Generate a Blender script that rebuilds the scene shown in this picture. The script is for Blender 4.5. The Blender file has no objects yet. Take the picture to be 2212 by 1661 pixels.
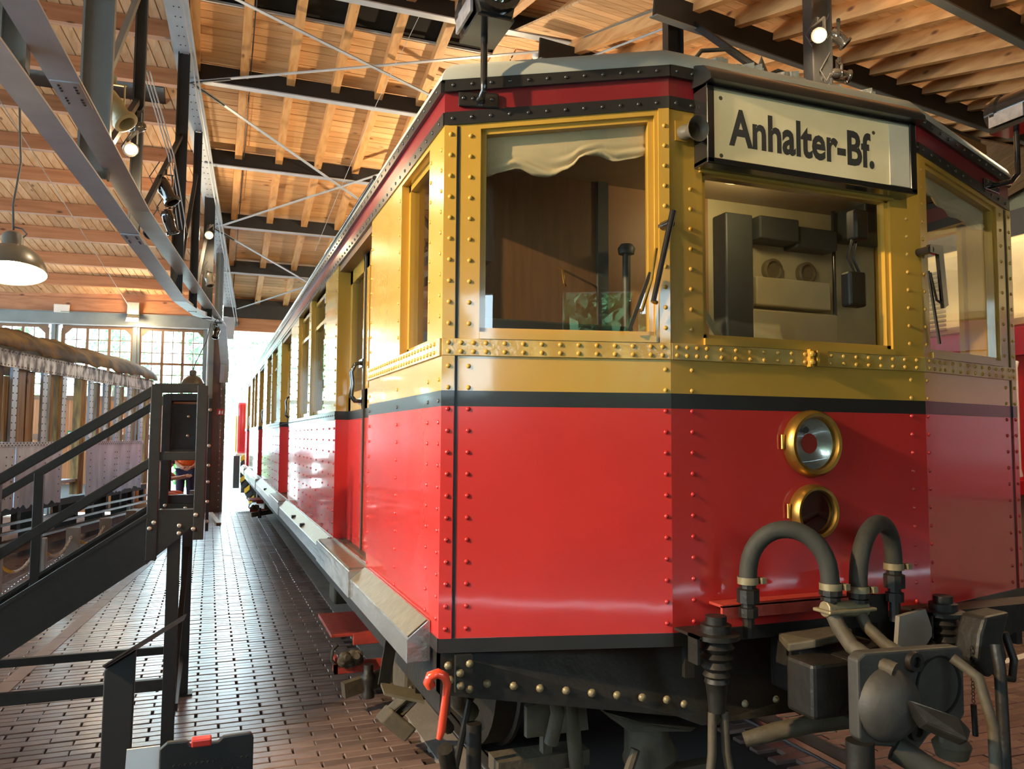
import bpy, math, random
from mathutils import Vector, Matrix
random.seed(7)
scene = bpy.context.scene
C = scene.collection
V = Vector

# ------------------------------------------------------------------ camera
cam = bpy.data.cameras.new('camera')
cam.sensor_fit = 'HORIZONTAL'; cam.sensor_width = 36.0
cam.lens = 36.0 * 1700.0 / 2212.0
cam.clip_start = 0.05; cam.clip_end = 400
cam_o = bpy.data.objects.new('camera', cam); C.objects.link(cam_o)
_yaw, _pit, _rol = math.atan(650 / 1700), math.atan(115 / 1700), math.radians(0.35)
_f = V((math.sin(_yaw) * math.cos(_pit), math.cos(_yaw) * math.cos(_pit), math.sin(_pit)))
_r0 = V((math.cos(_yaw), -math.sin(_yaw), 0)); _u0 = _r0.cross(_f)
_r = _r0 * math.cos(_rol) + _u0 * math.sin(_rol); _u = _r.cross(_f)
_m = Matrix((_r, _u, -_f)).transposed().to_4x4(); _m.translation = V((0, 0, 1.70))
cam_o.matrix_world = _m
scene.camera = cam_o

# ------------------------------------------------------------------ world, exposure
w = bpy.data.worlds.new('sky'); scene.world = w; w.use_nodes = True
wn = w.node_tree; wn.nodes.clear()
wo = wn.nodes.new('ShaderNodeOutputWorld'); wb = wn.nodes.new('ShaderNodeBackground')
wb.inputs['Color'].default_value = (0.64, 0.86, 1.0, 1); wb.inputs['Strength'].default_value = 15.0
wn.links.new(wb.outputs[0], wo.inputs[0])
sun = bpy.data.lights.new('sun', 'SUN'); sun.energy = 9.0; sun.angle = 0.02; sun.color = (1, .96, .9)
sun_o = bpy.data.objects.new('sun', sun); C.objects.link(sun_o)
sun_o.rotation_euler = (math.radians(38), 0, math.radians(30))
vs = scene.view_settings
vs.view_transform = 'Standard'; vs.look = 'None'; vs.gamma = 1.0; vs.use_curve_mapping = False
vs.exposure = 0.12
scene.cycles.use_denoising = True
scene.cycles.max_bounces = 7; scene.cycles.diffuse_bounces = 4; scene.cycles.glossy_bounces = 3
scene.cycles.transmission_bounces = 4; scene.cycles.transparent_max_bounces = 14
scene.cycles.sample_clamp_indirect = 6.0; scene.cycles.blur_glossy = 0.5
scene.cycles.caustics_reflective = False; scene.cycles.caustics_refractive = False

WARM = (1.0, 0.76, 0.46)
def lamp(kind, loc, power, color=WARM, target=None, size=0.06, angle=60, blend=0.4, name='lamp_light'):
    l = bpy.data.lights.new(name, kind); l.energy = power; l.color = color
    l.shadow_soft_size = size
    if kind == 'SPOT':
        l.spot_size = math.radians(angle); l.spot_blend = blend
    o = bpy.data.objects.new(name, l); C.objects.link(o); o.location = loc
    if target is not None:
        o.rotation_euler = (V(target) - V(loc)).to_track_quat('-Z', 'Y').to_euler()
    return o

# ------------------------------------------------------------------ materials
def _nt(name):
    m = bpy.data.materials.new(name); m.use_nodes = True
    nt = m.node_tree; nt.nodes.clear()
    out = nt.nodes.new('ShaderNodeOutputMaterial'); b = nt.nodes.new('ShaderNodeBsdfPrincipled')
    nt.links.new(b.outputs[0], out.inputs[0])
    return m, nt, b
def mat(name, col, rough=0.5, metal=0.0, var=0.12, scale=6.0, bump=0.0, bscale=40.0, coat=0.0, col2=None, spread=0.5,
        stretch=(1, 1, 1), rnd=0.0, emit=None, estr=0.0, rvar=0.0, spec=0.5, coatrough=0.06):
    m, nt, b = _nt(name); N = nt.nodes; L = nt.links
    tc = N.new('ShaderNodeTexCoord'); mp = N.new('ShaderNodeMapping'); mp.inputs['Scale'].default_value = stretch
    L.new(tc.outputs['Object'], mp.inputs[0])
    nz = N.new('ShaderNodeTexNoise'); nz.inputs['Scale'].default_value = scale; nz.inputs['Detail'].default_value = 6
    L.new(mp.outputs[0], nz.inputs['Vector'])
    c1 = [max(0, c * (1 - var)) for c in col]
    c2 = [min(1, c * (1 + var)) for c in col] if col2 is None else col2
    rp = N.new('ShaderNodeValToRGB')
    rp.color_ramp.elements[0].position = max(0, 0.5 - spread / 2); rp.color_ramp.elements[1].position = min(1, 0.5 + spread / 2)
    rp.color_ramp.elements[0].color = (*c1, 1); rp.color_ramp.elements[1].color = (*c2, 1)
    L.new(nz.outputs['Fac'], rp.inputs[0])
    src = rp.outputs[0]
    if rnd:
        oi = N.new('ShaderNodeObjectInfo'); ge = N.new('ShaderNodeNewGeometry')
        ad = N.new('ShaderNodeMath'); ad.operation = 'ADD'
        fr = N.new('ShaderNodeMath'); fr.operation = 'FRACT'
        L.new(oi.outputs['Random'], ad.inputs[0]); L.new(ge.outputs['Random Per Island'], ad.inputs[1]); L.new(ad.outputs[0], fr.inputs[0])
        mr = N.new('ShaderNodeMapRange'); mr.inputs[3].default_value = 1 - rnd; mr.inputs[4].default_value = 1 + rnd
        L.new(fr.outputs[0], mr.inputs[0])
        hs = N.new('ShaderNodeHueSaturation'); L.new(src, hs.inputs['Color']); L.new(mr.outputs[0], hs.inputs['Value'])
        src = hs.outputs[0]
    L.new(src, b.inputs['Base Color'])
    b.inputs['Roughness'].default_value = rough; b.inputs['Metallic'].default_value = metal
    b.inputs['Specular IOR Level'].default_value = spec
    if rvar:
        r2 = N.new('ShaderNodeMapRange'); r2.inputs[3].default_value = max(0, rough - rvar); r2.inputs[4].default_value = min(1, rough + rvar)
        n2 = N.new('ShaderNodeTexNoise'); n2.inputs['Scale'].default_value = scale * 1.7; n2.inputs['Detail'].default_value = 4
        L.new(mp.outputs[0], n2.inputs['Vector']); L.new(n2.outputs['Fac'], r2.inputs[0]); L.new(r2.outputs[0], b.inputs['Roughness'])
    if coat:
        b.inputs['Coat IOR'].default_value = 1.5 if coat < 1 else 1.75
        b.inputs['Coat Weight'].default_value = coat; b.inputs['Coat Roughness'].default_value = coatrough
    if bump:
        n3 = N.new('ShaderNodeTexNoise'); n3.inputs['Scale'].default_value = bscale; n3.inputs['Detail'].default_value = 3
        L.new(mp.outputs[0], n3.inputs['Vector'])
        bp = N.new('ShaderNodeBump'); bp.inputs['Strength'].default_value = bump; bp.inputs['Distance'].default_value = 0.01
        L.new(n3.outputs['Fac'], bp.inputs['Height']); L.new(bp.outputs[0], b.inputs['Normal'])
        if coat: L.new(bp.outputs[0], b.inputs['Coat Normal'])
    if emit:
        b.inputs['Emission Color'].default_value = (*emit, 1); b.inputs['Emission Strength'].default_value = estr
    return m
def wood(name, light, dark, axis, rnd=0.15, rough=0.55):
    """pine with grain along the given axis (0 x, 1 y, 2 z) and small knots"""
    st = [9.0, 9.0, 9.0]; st[axis] = 0.7
    m, nt, b = _nt(name); N = nt.nodes; L = nt.links
    tc = N.new('ShaderNodeTexCoord'); mp = N.new('ShaderNodeMapping'); mp.inputs['Scale'].default_value = st
    oi = N.new('ShaderNodeObjectInfo'); ge = N.new('ShaderNodeNewGeometry')
    ad = N.new('ShaderNodeMath'); ad.operation = 'ADD'; L.new(oi.outputs['Random'], ad.inputs[0]); L.new(ge.outputs['Random Per Island'], ad.inputs[1])
    fr = N.new('ShaderNodeMath'); fr.operation = 'FRACT'; L.new(ad.outputs[0], fr.inputs[0])
    sc = N.new('ShaderNodeVectorMath'); sc.operation = 'SCALE'; sc.inputs[0].default_value = (37, 53, 29); L.new(fr.outputs[0], sc.inputs['Scale'])
    av = N.new('ShaderNodeVectorMath'); av.operation = 'ADD'; L.new(tc.outputs['Object'], av.inputs[0]); L.new(sc.outputs[0], av.inputs[1])
    L.new(av.outputs[0], mp.inputs[0])
    nz = N.new('ShaderNodeTexNoise'); nz.inputs['Scale'].default_value = 1.6; nz.inputs['Detail'].default_value = 7; nz.inputs['Distortion'].default_value = 0.4
    L.new(mp.outputs[0], nz.inputs['Vector'])
    rp = N.new('ShaderNodeValToRGB'); rp.color_ramp.elements[0].position = .33; rp.color_ramp.elements[1].position = .62
    rp.color_ramp.elements[0].color = (*dark, 1); rp.color_ramp.elements[1].color = (*light, 1)
    L.new(nz.outputs['Fac'], rp.inputs[0])
    st2 = [1.0, 1.0, 1.0]; st2[axis] = 0.45
    mp2 = N.new('ShaderNodeMapping'); mp2.inputs['Scale'].default_value = st2; L.new(av.outputs[0], mp2.inputs[0])
    vo = N.new('ShaderNodeTexVoronoi'); vo.inputs['Scale'].default_value = 4.2; L.new(mp2.outputs[0], vo.inputs['Vector'])
    kr = N.new('ShaderNodeMapRange'); kr.inputs[1].default_value = 0.05; kr.inputs[2].default_value = 0.13; L.new(vo.outputs['Distance'], kr.inputs[0])
    mx = N.new('ShaderNodeMix'); mx.data_type = 'RGBA'; mx.inputs[6].default_value = (dark[0] * .35, dark[1] * .3, dark[2] * .3, 1)
    L.new(kr.outputs[0], mx.inputs[0]); L.new(rp.outputs[0], mx.inputs[7])
    mr = N.new('ShaderNodeMapRange'); mr.inputs[3].default_value = 1 - rnd; mr.inputs[4].default_value = 1 + rnd; L.new(fr.outputs[0], mr.inputs[0])
    hs = N.new('ShaderNodeHueSaturation'); L.new(mx.outputs[2], hs.inputs['Color']); L.new(mr.outputs[0], hs.inputs['Value'])
    L.new(hs.outputs[0], b.inputs['Base Color']); b.inputs['Roughness'].default_value = rough
    return m
def glass(name, tint=(1, 1, 1), refl=0.0, rough=0.0):
    m = bpy.data.materials.new(name); m.use_nodes = True; nt = m.node_tree; nt.nodes.clear(); N = nt.nodes; L = nt.links
    out = N.new('ShaderNodeOutputMaterial'); t = N.new('ShaderNodeBsdfTransparent'); t.inputs[0].default_value = (*tint, 1)
    g = N.new('ShaderNodeBsdfGlossy'); g.inputs['Roughness'].default_value = rough
    fz = N.new('ShaderNodeFresnel'); ge = N.new('ShaderNodeNewGeometry')
    io = N.new('ShaderNodeMapRange'); io.inputs[3].default_value = 1.5; io.inputs[4].default_value = 1 / 1.5   # same reflectance on both faces of a thin pane
    L.new(ge.outputs['Backfacing'], io.inputs[0]); L.new(io.outputs[0], fz.inputs[0])
    ad = N.new('ShaderNodeMath'); ad.operation = 'ADD'; ad.use_clamp = True; ad.inputs[1].default_value = refl
    mx = N.new('ShaderNodeMixShader'); L.new(fz.outputs[0], ad.inputs[0]); L.new(ad.outputs[0], mx.inputs[0])
    L.new(t.outputs[0], mx.inputs[1]); L.new(g.outputs[0], mx.inputs[2]); L.new(mx.outputs[0], out.inputs[0])
    return m
def glow(name, col, s):
    m = bpy.data.materials.new(name); m.use_nodes = True; nt = m.node_tree; nt.nodes.clear()
    out = nt.nodes.new('ShaderNodeOutputMaterial'); e = nt.nodes.new('ShaderNodeEmission')
    e.inputs[0].default_value = (*col, 1); e.inputs[1].default_value = s; nt.links.new(e.outputs[0], out.inputs[0])
    return m
M = dict(
    red=mat('red_enamel', (.56, .032, .027), .22, var=.06, scale=3, bump=.045, bscale=5, coat=.7, rvar=.05),
    yellow=mat('ochre_enamel', (.51, .295, .045), .24, var=.07, scale=3, bump=.05, bscale=5, coat=.7, rvar=.06),
    beltyellow=mat('worn_ochre', (.50, .29, .04), .30, var=.08, scale=9, col2=(.60, .42, .12), spread=.25, bump=.2, bscale=30, coat=.5),
    black=mat('black_enamel', (.020, .019, .017), .3, var=.2, scale=5, bump=.03, bscale=8, coat=.25),
    darkred=mat('dark_red_enamel', (.20, .012, .016), .28, var=.12, scale=4, coat=.5),
    roofgrey=mat('grey_roof_paint', (.40, .41, .35), .5, var=.14, scale=3, bump=.08, bscale=20),
    rivyel=mat('ochre_rivet', (.50, .29, .04), .22, coat=.6), rivred=mat('red_rivet', (.48, .02, .018), .22, coat=.6), rivblk=mat('black_rivet', (.03, .028, .025), .2, coat=.6),
    iron=mat('oily_iron', (.019, .016, .012), .5, metal=.35, var=.35, scale=14, bump=.25, bscale=40),
    coupler=mat('worn_coupler_iron', (.045, .040, .032), .6, metal=.2, var=.3, scale=10, bump=.2, bscale=50), hole=mat('dark_hole', (.003, .003, .003), .9),
    brown=mat('dusty_iron', (.06, .047, .027), .7, var=.3, scale=18, bump=.3, bscale=50),
    ironball=mat('dusty_rivet', (.22, .18, .10), .45, metal=.3, var=.2, scale=30),
    silver=mat('silver_step_paint', (.42, .42, .41), .24, metal=.75, var=.25, scale=6, bump=.5, bscale=14, stretch=(1, .5, 2)),
    steptop=mat('worn_step_top', (.19, .165, .11), .38, metal=.5, var=.2, scale=20, bump=.2, bscale=30),
    brass=mat('aged_brass', (.42, .24, .05), .32, metal=.85, var=.25, scale=14),
    lens=mat('lens_reflector', (.55, .55, .50), .22, metal=.7, var=.35, scale=7, coat=1),
    redlens=mat('dark_red_lens', (.035, .003, .003), .08, coat=1),
    rubber=mat('rubber_hose', (.026, .025, .018), .75, var=.25, scale=20, bump=.2, bscale=60),
    brackred=mat('chipped_red_paint', (.36, .045, .03), .45, var=.25, scale=25, bump=.2, bscale=40),
    levred=mat('red_handle_paint', (.62, .06, .025), .22, coat=.6),
    signface=mat('cream_sign_glass', (.76, .65, .37), .35, var=.10, scale=3.5, col2=(.84, .75, .49), coat=.3),
    signink=mat('grey_black_lettering', (.03, .03, .028), .6),
    blind=mat('cream_canvas_blind', (.66, .52, .31), .85, var=.15, scale=5),
    cream=mat('cream_cab_paint', (.50, .44, .26), .55, var=.12, scale=5),
    cabdark=mat('dark_cab_steel', (.05, .055, .05), .5, var=.2), cabceil=mat('cab_ceiling', (.35, .27, .16), .7),
    cabwood=mat('cab_varnish', (.16, .08, .03), .45, var=.2, scale=6, stretch=(6, 6, .6)),
    glass=glass('window_glass', (.96, .965, .94), .0), clear=glass('pane_glass', (.93, .98, .97), 0.0), headglass=glass('lamp_glass', (.95, .95, .92), .04),
    steel=mat('grey_painted_steel', (.20, .22, .215), .42, metal=.2, var=.12, scale=4, bump=.08, bscale=25),
    ltsteel=mat('light_grey_steel', (.42, .44, .47), .42, metal=.2, var=.12, scale=4, bump=.08, bscale=18),
    dksteel=mat('black_steel', (.022, .022, .022), .42, metal=.2, var=.2, scale=5),
    stair=mat('charcoal_powder_coat', (.022, .021, .018), .42, metal=.3, var=.15, scale=30, bump=.1, bscale=200),
    tread=mat('steel_tread', (.25, .22, .17), .45, metal=.6, var=.3, scale=90),
    bolt=mat('zinc_bolt', (.55, .50, .40), .35, metal=.8),
    colbrown=mat('red_brown_column', (.15, .085, .075), .45, var=.2, scale=3, bump=.1),
    plankX=wood('pine_boards', (.80, .50, .26), (.66, .36, .155), 0), plankY=wood('pine_boards_slope', (.80, .50, .28), (.66, .36, .17), 1),
    rafterY=wood('pine_rafter', (.76, .42, .17), (.60, .29, .10), 1, .08), beamX=wood('pine_purlin', (.50, .22, .10), (.38, .15, .06), 0, .1),
    gatewood=wood('orange_gate_boards', (.50, .20, .06), (.38, .14, .04), 2, .1), oldwood=wood('weathered_wood', (.30, .19, .09), (.10, .055, .025), 2, .25),
    yelwood=mat('yellowed_post', (.42, .26, .07), .7, col2=(.14, .08, .03), spread=.25, scale=5, stretch=(3, 3, .5)),
    frame=mat('brown_window_frame', (.22, .11, .05), .5, var=.15), 
    brick=mat('paving_brick', (.18, .118, .098), .36, var=.22, scale=9, rnd=.28, rvar=.08, bump=.08, bscale=60, coat=1.0, coatrough=.27),
    grout=mat('dark_joint_sand', (.035, .026, .02), .9, var=.3, scale=30),
    darkfloor=mat('dark_smooth_floor', (.16, .11, .10), .3, var=.2, scale=3, rvar=.1),
    strip=mat('pale_floor_strip', (.26, .17, .13), .4, var=.12, scale=6),
    backpaint=mat('dark_back_wall', (.10, .085, .06), .8), 
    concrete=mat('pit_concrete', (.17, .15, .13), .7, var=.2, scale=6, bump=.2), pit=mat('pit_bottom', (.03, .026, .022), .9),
    outground=mat('outdoor_paving', (.55, .54, .50), .8, var=.15, scale=2), rail=mat('rail_steel', (.40, .40, .40), .28, metal=.9, var=.2),
    rust=mat('scraped_grey_steel', (.38, .48, .66), .42, metal=.2, var=.1, scale=2.6, col2=(.58, .72, .93), spread=.35, bump=.15, bscale=12, stretch=(2, 2, .6)),
    flaking=mat('flaking_white_paint', (.14, .13, .14), .6, scale=9, col2=(.76, .83, .93), spread=.16, bump=.3, bscale=20, stretch=(1, 1, .5)),
    canvas=mat('torn_roof_canvas', (.30, .19, .06), .75, scale=3.2, col2=(.10, .085, .06), spread=.22, bump=.8, bscale=5),
    locred=mat('locomotive_red', (.42, .012, .02), .3, coat=.5), loccream=mat('locomotive_cream', (.70, .60, .38), .4, coat=.3),
    burg=mat('burgundy_paint', (.30, .015, .04), .3, coat=.5), white=mat('white_paint', (.75, .74, .70), .45), locgrey=mat('locomotive_frame_grey', (.20, .18, .15), .5),
    hazy=mat('hazard_yellow', (.62, .38, .03), .45), hazb=mat('hazard_black', (.03, .03, .03), .45),
    leaf=mat('leaf_green', (.10, .27, .07), .5, rnd=.45), leaf2=mat('pale_leaf_green', (.17, .36, .15), .5, rnd=.4), bark=mat('bark', (.09, .06, .04), .9, bump=.5),
    lampblack=mat('gloss_black_lamp', (.016, .015, .014), .16, coat=.8), lampplate=mat('scuffed_plate', (.40, .40, .42), .35, metal=.7, var=.3, scale=30),
    domegrey=mat('grey_enamel_dome', (.11, .10, .08), .35, coat=.4), domewhite=mat('white_enamel_inside', (.8, .74, .6), .5),
    glowW=glow('lamp_glow', (1, .78, .46), 26), glowF=glow('flood_glow', (1, .80, .45), 34), 
    signgreen=mat('exit_sign_green', (.02, .22, .09), .4), signred=mat('fire_sign_red', (.45, .02, .02), .4),
    bollard=mat('grey_bollard', (.24, .235, .22), .5, var=.08), chainy=mat('yellow_chain', (.70, .48, .03), .45), chainw=mat('white_chain', (.65, .65, .63), .45),
    vest=mat('orange_hi_vis', (.80, .13, .02), .7, emit=None), reflective=mat('grey_reflective', (.45, .42, .38), .4), trousers=mat('navy_trousers', (.025, .03, .09), .8), orangetr=mat('orange_trousers', (.65, .13, .03), .7),
    skin=mat('skin', (.46, .22, .14), .5), hair=mat('dark_hair', (.03, .02, .015), .6), plastic=mat('black_plastic', (.012, .012, .012), .4),
    paper=mat('white_card', (.62, .64, .66), .5), redclip=mat('red_clip', (.45, .03, .02), .35), wire=mat('dark_cable', (.05, .045, .04), .6), whitewire=mat('pale_cable', (.45, .45, .45), .6),
)

# ------------------------------------------------------------------ mesh helpers
class MB:
    def __init__(s): s.v = []; s.f = []
    def add(s, vs, fs):
        n = len(s.v); s.v += [tuple(p) for p in vs]; s.f += [tuple(i + n for i in f) for f in fs]; return s
    def box(s, a, b):
        (x0, y0, z0), (x1, y1, z1) = a, b
        x0, x1 = min(x0, x1), max(x0, x1); y0, y1 = min(y0, y1), max(y0, y1); z0, z1 = min(z0, z1), max(z0, z1)
        return s.add([(x0, y0, z0), (x1, y0, z0), (x1, y1, z0), (x0, y1, z0), (x0, y0, z1), (x1, y0, z1), (x1, y1, z1), (x0, y1, z1)],
                     [(0, 3, 2, 1), (4, 5, 6, 7), (0, 1, 5, 4), (1, 2, 6, 5), (2, 3, 7, 6), (3, 0, 4, 7)])
    def obox(s, c, ex, ey, ez):
        c, ex, ey, ez = V(c), V(ex), V(ey), V(ez); p = []
        for k in (-1, 1):
            for a, b in ((-1, -1), (1, -1), (1, 1), (-1, 1)): p.append(c + ex * a + ey * b + ez * k)
        return s.add(p, [(0, 3, 2, 1), (4, 5, 6, 7), (0, 1, 5, 4), (1, 2, 6, 5), (2, 3, 7, 6), (3, 0, 4, 7)])
    def beam(s, p, q, w, h, up=(0, 0, 1)):
        p, q, up = V(p), V(q), V(up); d = (q - p).normalized(); sd = d.cross(up)
        if sd.length < 1e-4: sd = d.cross(V((0, 1, 0)))
        sd.normalize(); u = sd.cross(d).normalized()
        return s.obox((p + q) / 2, (q - p) / 2, sd * w / 2, u * h / 2)
    def prism(s, poly, vec):
        vec = V(vec); n = len(poly); a = [V(p) for p in poly]; b = [p + vec for p in a]
        return s.add(a + b, [tuple(range(n))[::-1], tuple(range(n, 2 * n))] + [(i, (i + 1) % n, (i + 1) % n + n, i + n) for i in range(n)])
    def tube(s, pts, r, seg=10, caps=True):
        pts = [V(p) for p in pts]; n = len(pts); rr = r if isinstance(r, (list, tuple)) else [r] * n
        t0 = (pts[1] - pts[0]).normalized(); u = t0.orthogonal().normalized(); base = len(s.v); prev = t0
        for i, p in enumerate(pts):
            t = (pts[min(i + 1, n - 1)] - pts[max(i - 1, 0)]).normalized()
            q = prev.rotation_difference(t); u = (q @ u); u = (u - t * u.dot(t)).normalized(); prev = t; w2 = t.cross(u)
            for k in range(seg):
                a = 2 * math.pi * k / seg; s.v.append(tuple(p + (u * math.cos(a) + w2 * math.sin(a)) * rr[i]))
        for i in range(n - 1):
            for k in range(seg):
                k2 = (k + 1) % seg; s.f.append((base + i * seg + k, base + i * seg + k2, base + (i + 1) * seg + k2, base + (i + 1) * seg + k))
        if caps:
            s.f.append(tuple(base + k for k in range(seg))[::-1]); s.f.append(tuple(base + (n - 1) * seg + k for k in range(seg)))
        return s
    def cyl(s, p, q, r0, r1=None, seg=16): return s.tube([p, q], [r0, r0 if r1 is None else r1], seg)
    def lathe(s, o, ax, prof, seg=24, a0=0.0, a1=2 * math.pi):
        o, ax = V(o), V(ax).normalized(); u = ax.orthogonal().normalized(); w2 = ax.cross(u); base = len(s.v)
        full = abs(a1 - a0 - 2 * math.pi) < 1e-6; cnt = seg if full else seg + 1
        for r, h in prof:
            for k in range(cnt):
                a = a0 + (a1 - a0) * k / seg; s.v.append(tuple(o + ax * h + (u * math.cos(a) + w2 * math.sin(a)) * max(r, 1e-5)))
        for i in range(len(prof) - 1):
            for k in range(seg):
                k2 = (k + 1) % cnt; s.f.append((base + i * cnt + k, base + i * cnt + k2, base + (i + 1) * cnt + k2, base + (i + 1) * cnt + k))
        return s
    def dome(s, c, n, r, hgt=.7, seg=7):
        return s.lathe(c, n, [(r, 0), (r * .92, r * hgt * .45), (r * .6, r * hgt * .85), (0, r * hgt)], seg)
    def build(s, name, m, parent=None, smooth=None, bevel=0, kind=None, label=None):
        me = bpy.data.meshes.new(name); me.from_pydata(s.v, [], s.f); me.update()
        if smooth is not None:
            me.shade_smooth(); me.set_sharp_from_angle(angle=math.radians(smooth))
        me.materials.append(M[m] if isinstance(m, str) else m)
        o = bpy.data.objects.new(name, me); C.objects.link(o)
        if parent is not None: adopt(o, parent)
        if bevel:
            bm_ = o.modifiers.new('edge', 'BEVEL'); bm_.width = bevel; bm_.segments = 2; bm_.limit_method = 'ANGLE'
        if kind: o['kind'] = kind
        if label: o['label'] = label
        return o
def worldloc(o):
    p = V(o.location) if o.type == 'EMPTY' else V((0, 0, 0))
    return p
def adopt(o, parent):
    o.parent = parent
    if parent.type == 'EMPTY': o.matrix_parent_inverse = parent.matrix_basis.inverted()
def tag(o, label, cat, group=None):
    o['label'] = label; o['category'] = cat
    if group: o['group'] = group
    return o
def thing(name, label, cat, loc=(0, 0, 0), group=None):
    o = bpy.data.objects.new(name, None); C.objects.link(o); o.empty_display_size = .1; o.location = loc
    o.matrix_basis = Matrix.Translation(loc)
    return tag(o, label, cat, group)
def struct(o): o['kind'] = 'structure'; return o
def copies(mesh_o, offs, parent, name=None):
    """alike pieces sharing one mesh, each an object of its own"""
    out = []
    for d in offs:
        c = bpy.data.objects.new(name or mesh_o.name, mesh_o.data); C.objects.link(c); c.location = d; c.parent = parent
        if parent.type == 'EMPTY': c.matrix_parent_inverse = parent.matrix_basis.inverted()
        out.append(c)
    return out
def lerp(a, b, t): return a + (b - a) * t
# ================================================================== FLOOR
floor = struct(MB().box((-14, -2.6, -.12), (18, 19.12, -.022)).build('floor', 'grout'))
BL, BW, BH = .241, .0685, .022
def in_paving(x, y):
    sx = -1.83 + .0941 * y          # the pale strip runs slightly askew to the track
    if x > 1.17 and x < 2.86: return False
    if x > 2.86 and x < 3.02 : return y < 6
    return sx - 1.9 < x < 9.5
bricks = []
row = 0; y = 2.9
while y < 19.0:
    x = -4.4 + (0.125 if row % 2 else 0.0)
    while x < 7.5:
        if in_paving(x + .12, y) and not (1.06 < x < 1.17):
            if y < 19.0 and (x < 1.1 or y < 10): bricks.append((x + random.uniform(-.003, .003), y + random.uniform(-.0015, .0015), random.uniform(-.0022, .0015)))
        x += .25
    y += .0755; row += 1
def brick_mb(mb, x, y, z):
    b = .004
    x0, x1, y0, y1 = x, x + BL, y, y + BW
    return mb.add([(x0, y0, -.022), (x1, y0, -.022), (x1, y1, -.022), (x0, y1, -.022), (x0, y0, z - b), (x1, y0, z - b), (x1, y1, z - b), (x0, y1, z - b),
                   (x0 + b, y0 + b, z), (x1 - b, y0 + b, z), (x1 - b, y1 - b, z), (x0 + b, y1 - b, z)],
                  [(0, 1, 5, 4), (1, 2, 6, 5), (2, 3, 7, 6), (3, 0, 4, 7), (4, 5, 9, 8), (5, 6, 10, 9), (6, 7, 11, 10), (7, 4, 8, 11), (8, 9, 10, 11)])
def brick_show(b):
    x, y, _ = b
    seen = (-1.6 < x < .95 and y > 4.2 and x > -.236 * y - .1) or (x > 2.85 and y > 3.35 and 3.3 < x - .25 * y < 6)
    return (0 if seen else 1, x * x + y * y)
bricks.sort(key=brick_show)
bm0 = brick_mb(MB(), 0, 0, 0).build('brick', 'brick', floor); bm0.location = bricks[0]
copies(bm0, bricks[1:300], floor, 'brick')
mb = MB()
for b in bricks[300:]: brick_mb(mb, b[0], b[1], b[2])
mb.build('brick_paving', 'brick', floor, kind='stuff')
# pale strip of tiles
d = V((.0937, .9956, 0)); s0 = V((-1.83 + .0941 * 4.0, 4.0, .0)); n_ = V((.9956, -.0937, 0))
tile = None
for k in range(36):
    mb = MB(); mb.obox(s0 + d * (k * .405 + .2) + V((0, 0, -.008)), d * .199, n_ * .055, V((0, 0, .012)))
    mb.build('strip_tile', 'strip', floor)
# dark smooth floor of the next bay
MB().prism([(-1.9 + .0941 * -2.4 - 1.2, -2.4, -.02), (-1.9 + .0941 * 19 - 1.25, 19.0, -.02), (-13.5, 19.1, -.02), (-13.5, -2.5, -.02)][::-1], (0, 0, .024)).build('bay_paving', 'darkfloor', floor)
MB().prism([(-2.75, 7.0, -.02), (-1.32, 18.9, -.02), (-2.4, 18.9, -.02), (-4.0, 7.0, -.02)][::-1], (0, 0, .028)).build('bay_paving_edge', 'darkfloor', floor)
# track of the railcar: edge slabs, rails, pit
struct(MB().box((1.17, -2.4, -.1), (1.352, 30, .006)).build('trim_1', 'concrete'))
struct(MB().box((3.16, -2.4, -.1), (3.30, 30, .004)).build('trim_2', 'concrete'))
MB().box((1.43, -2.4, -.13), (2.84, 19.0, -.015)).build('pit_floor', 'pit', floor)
for i, x in enumerate((1.362, 3.08)):
    r = MB().box((x, -2.4, -.1), (x + .068, 40, .012)).build('rail', 'rail', bevel=.008)
    tag(r, ['steel rail beside the pale edge slab under the railcar', 'steel rail on the far side under the railcar'][i], 'rail', 'rails under the railcar')
# drain grate by the gateway
g = thing('drain_grate', 'dark slotted drain grate in the floor at the bright gateway', 'grate', (1.0, 18.6, .0))
MB().box((.62, 18.55, 0), (1.16, 18.57, .006)).box((.62, 18.73, 0), (1.16, 18.75, .006)).build('frame', 'iron', g)
for k in range(11): MB().box((.63 + k * .048, 18.57, 0), (.655 + k * .048, 18.73, .006)).build('slat', 'iron', g)

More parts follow.
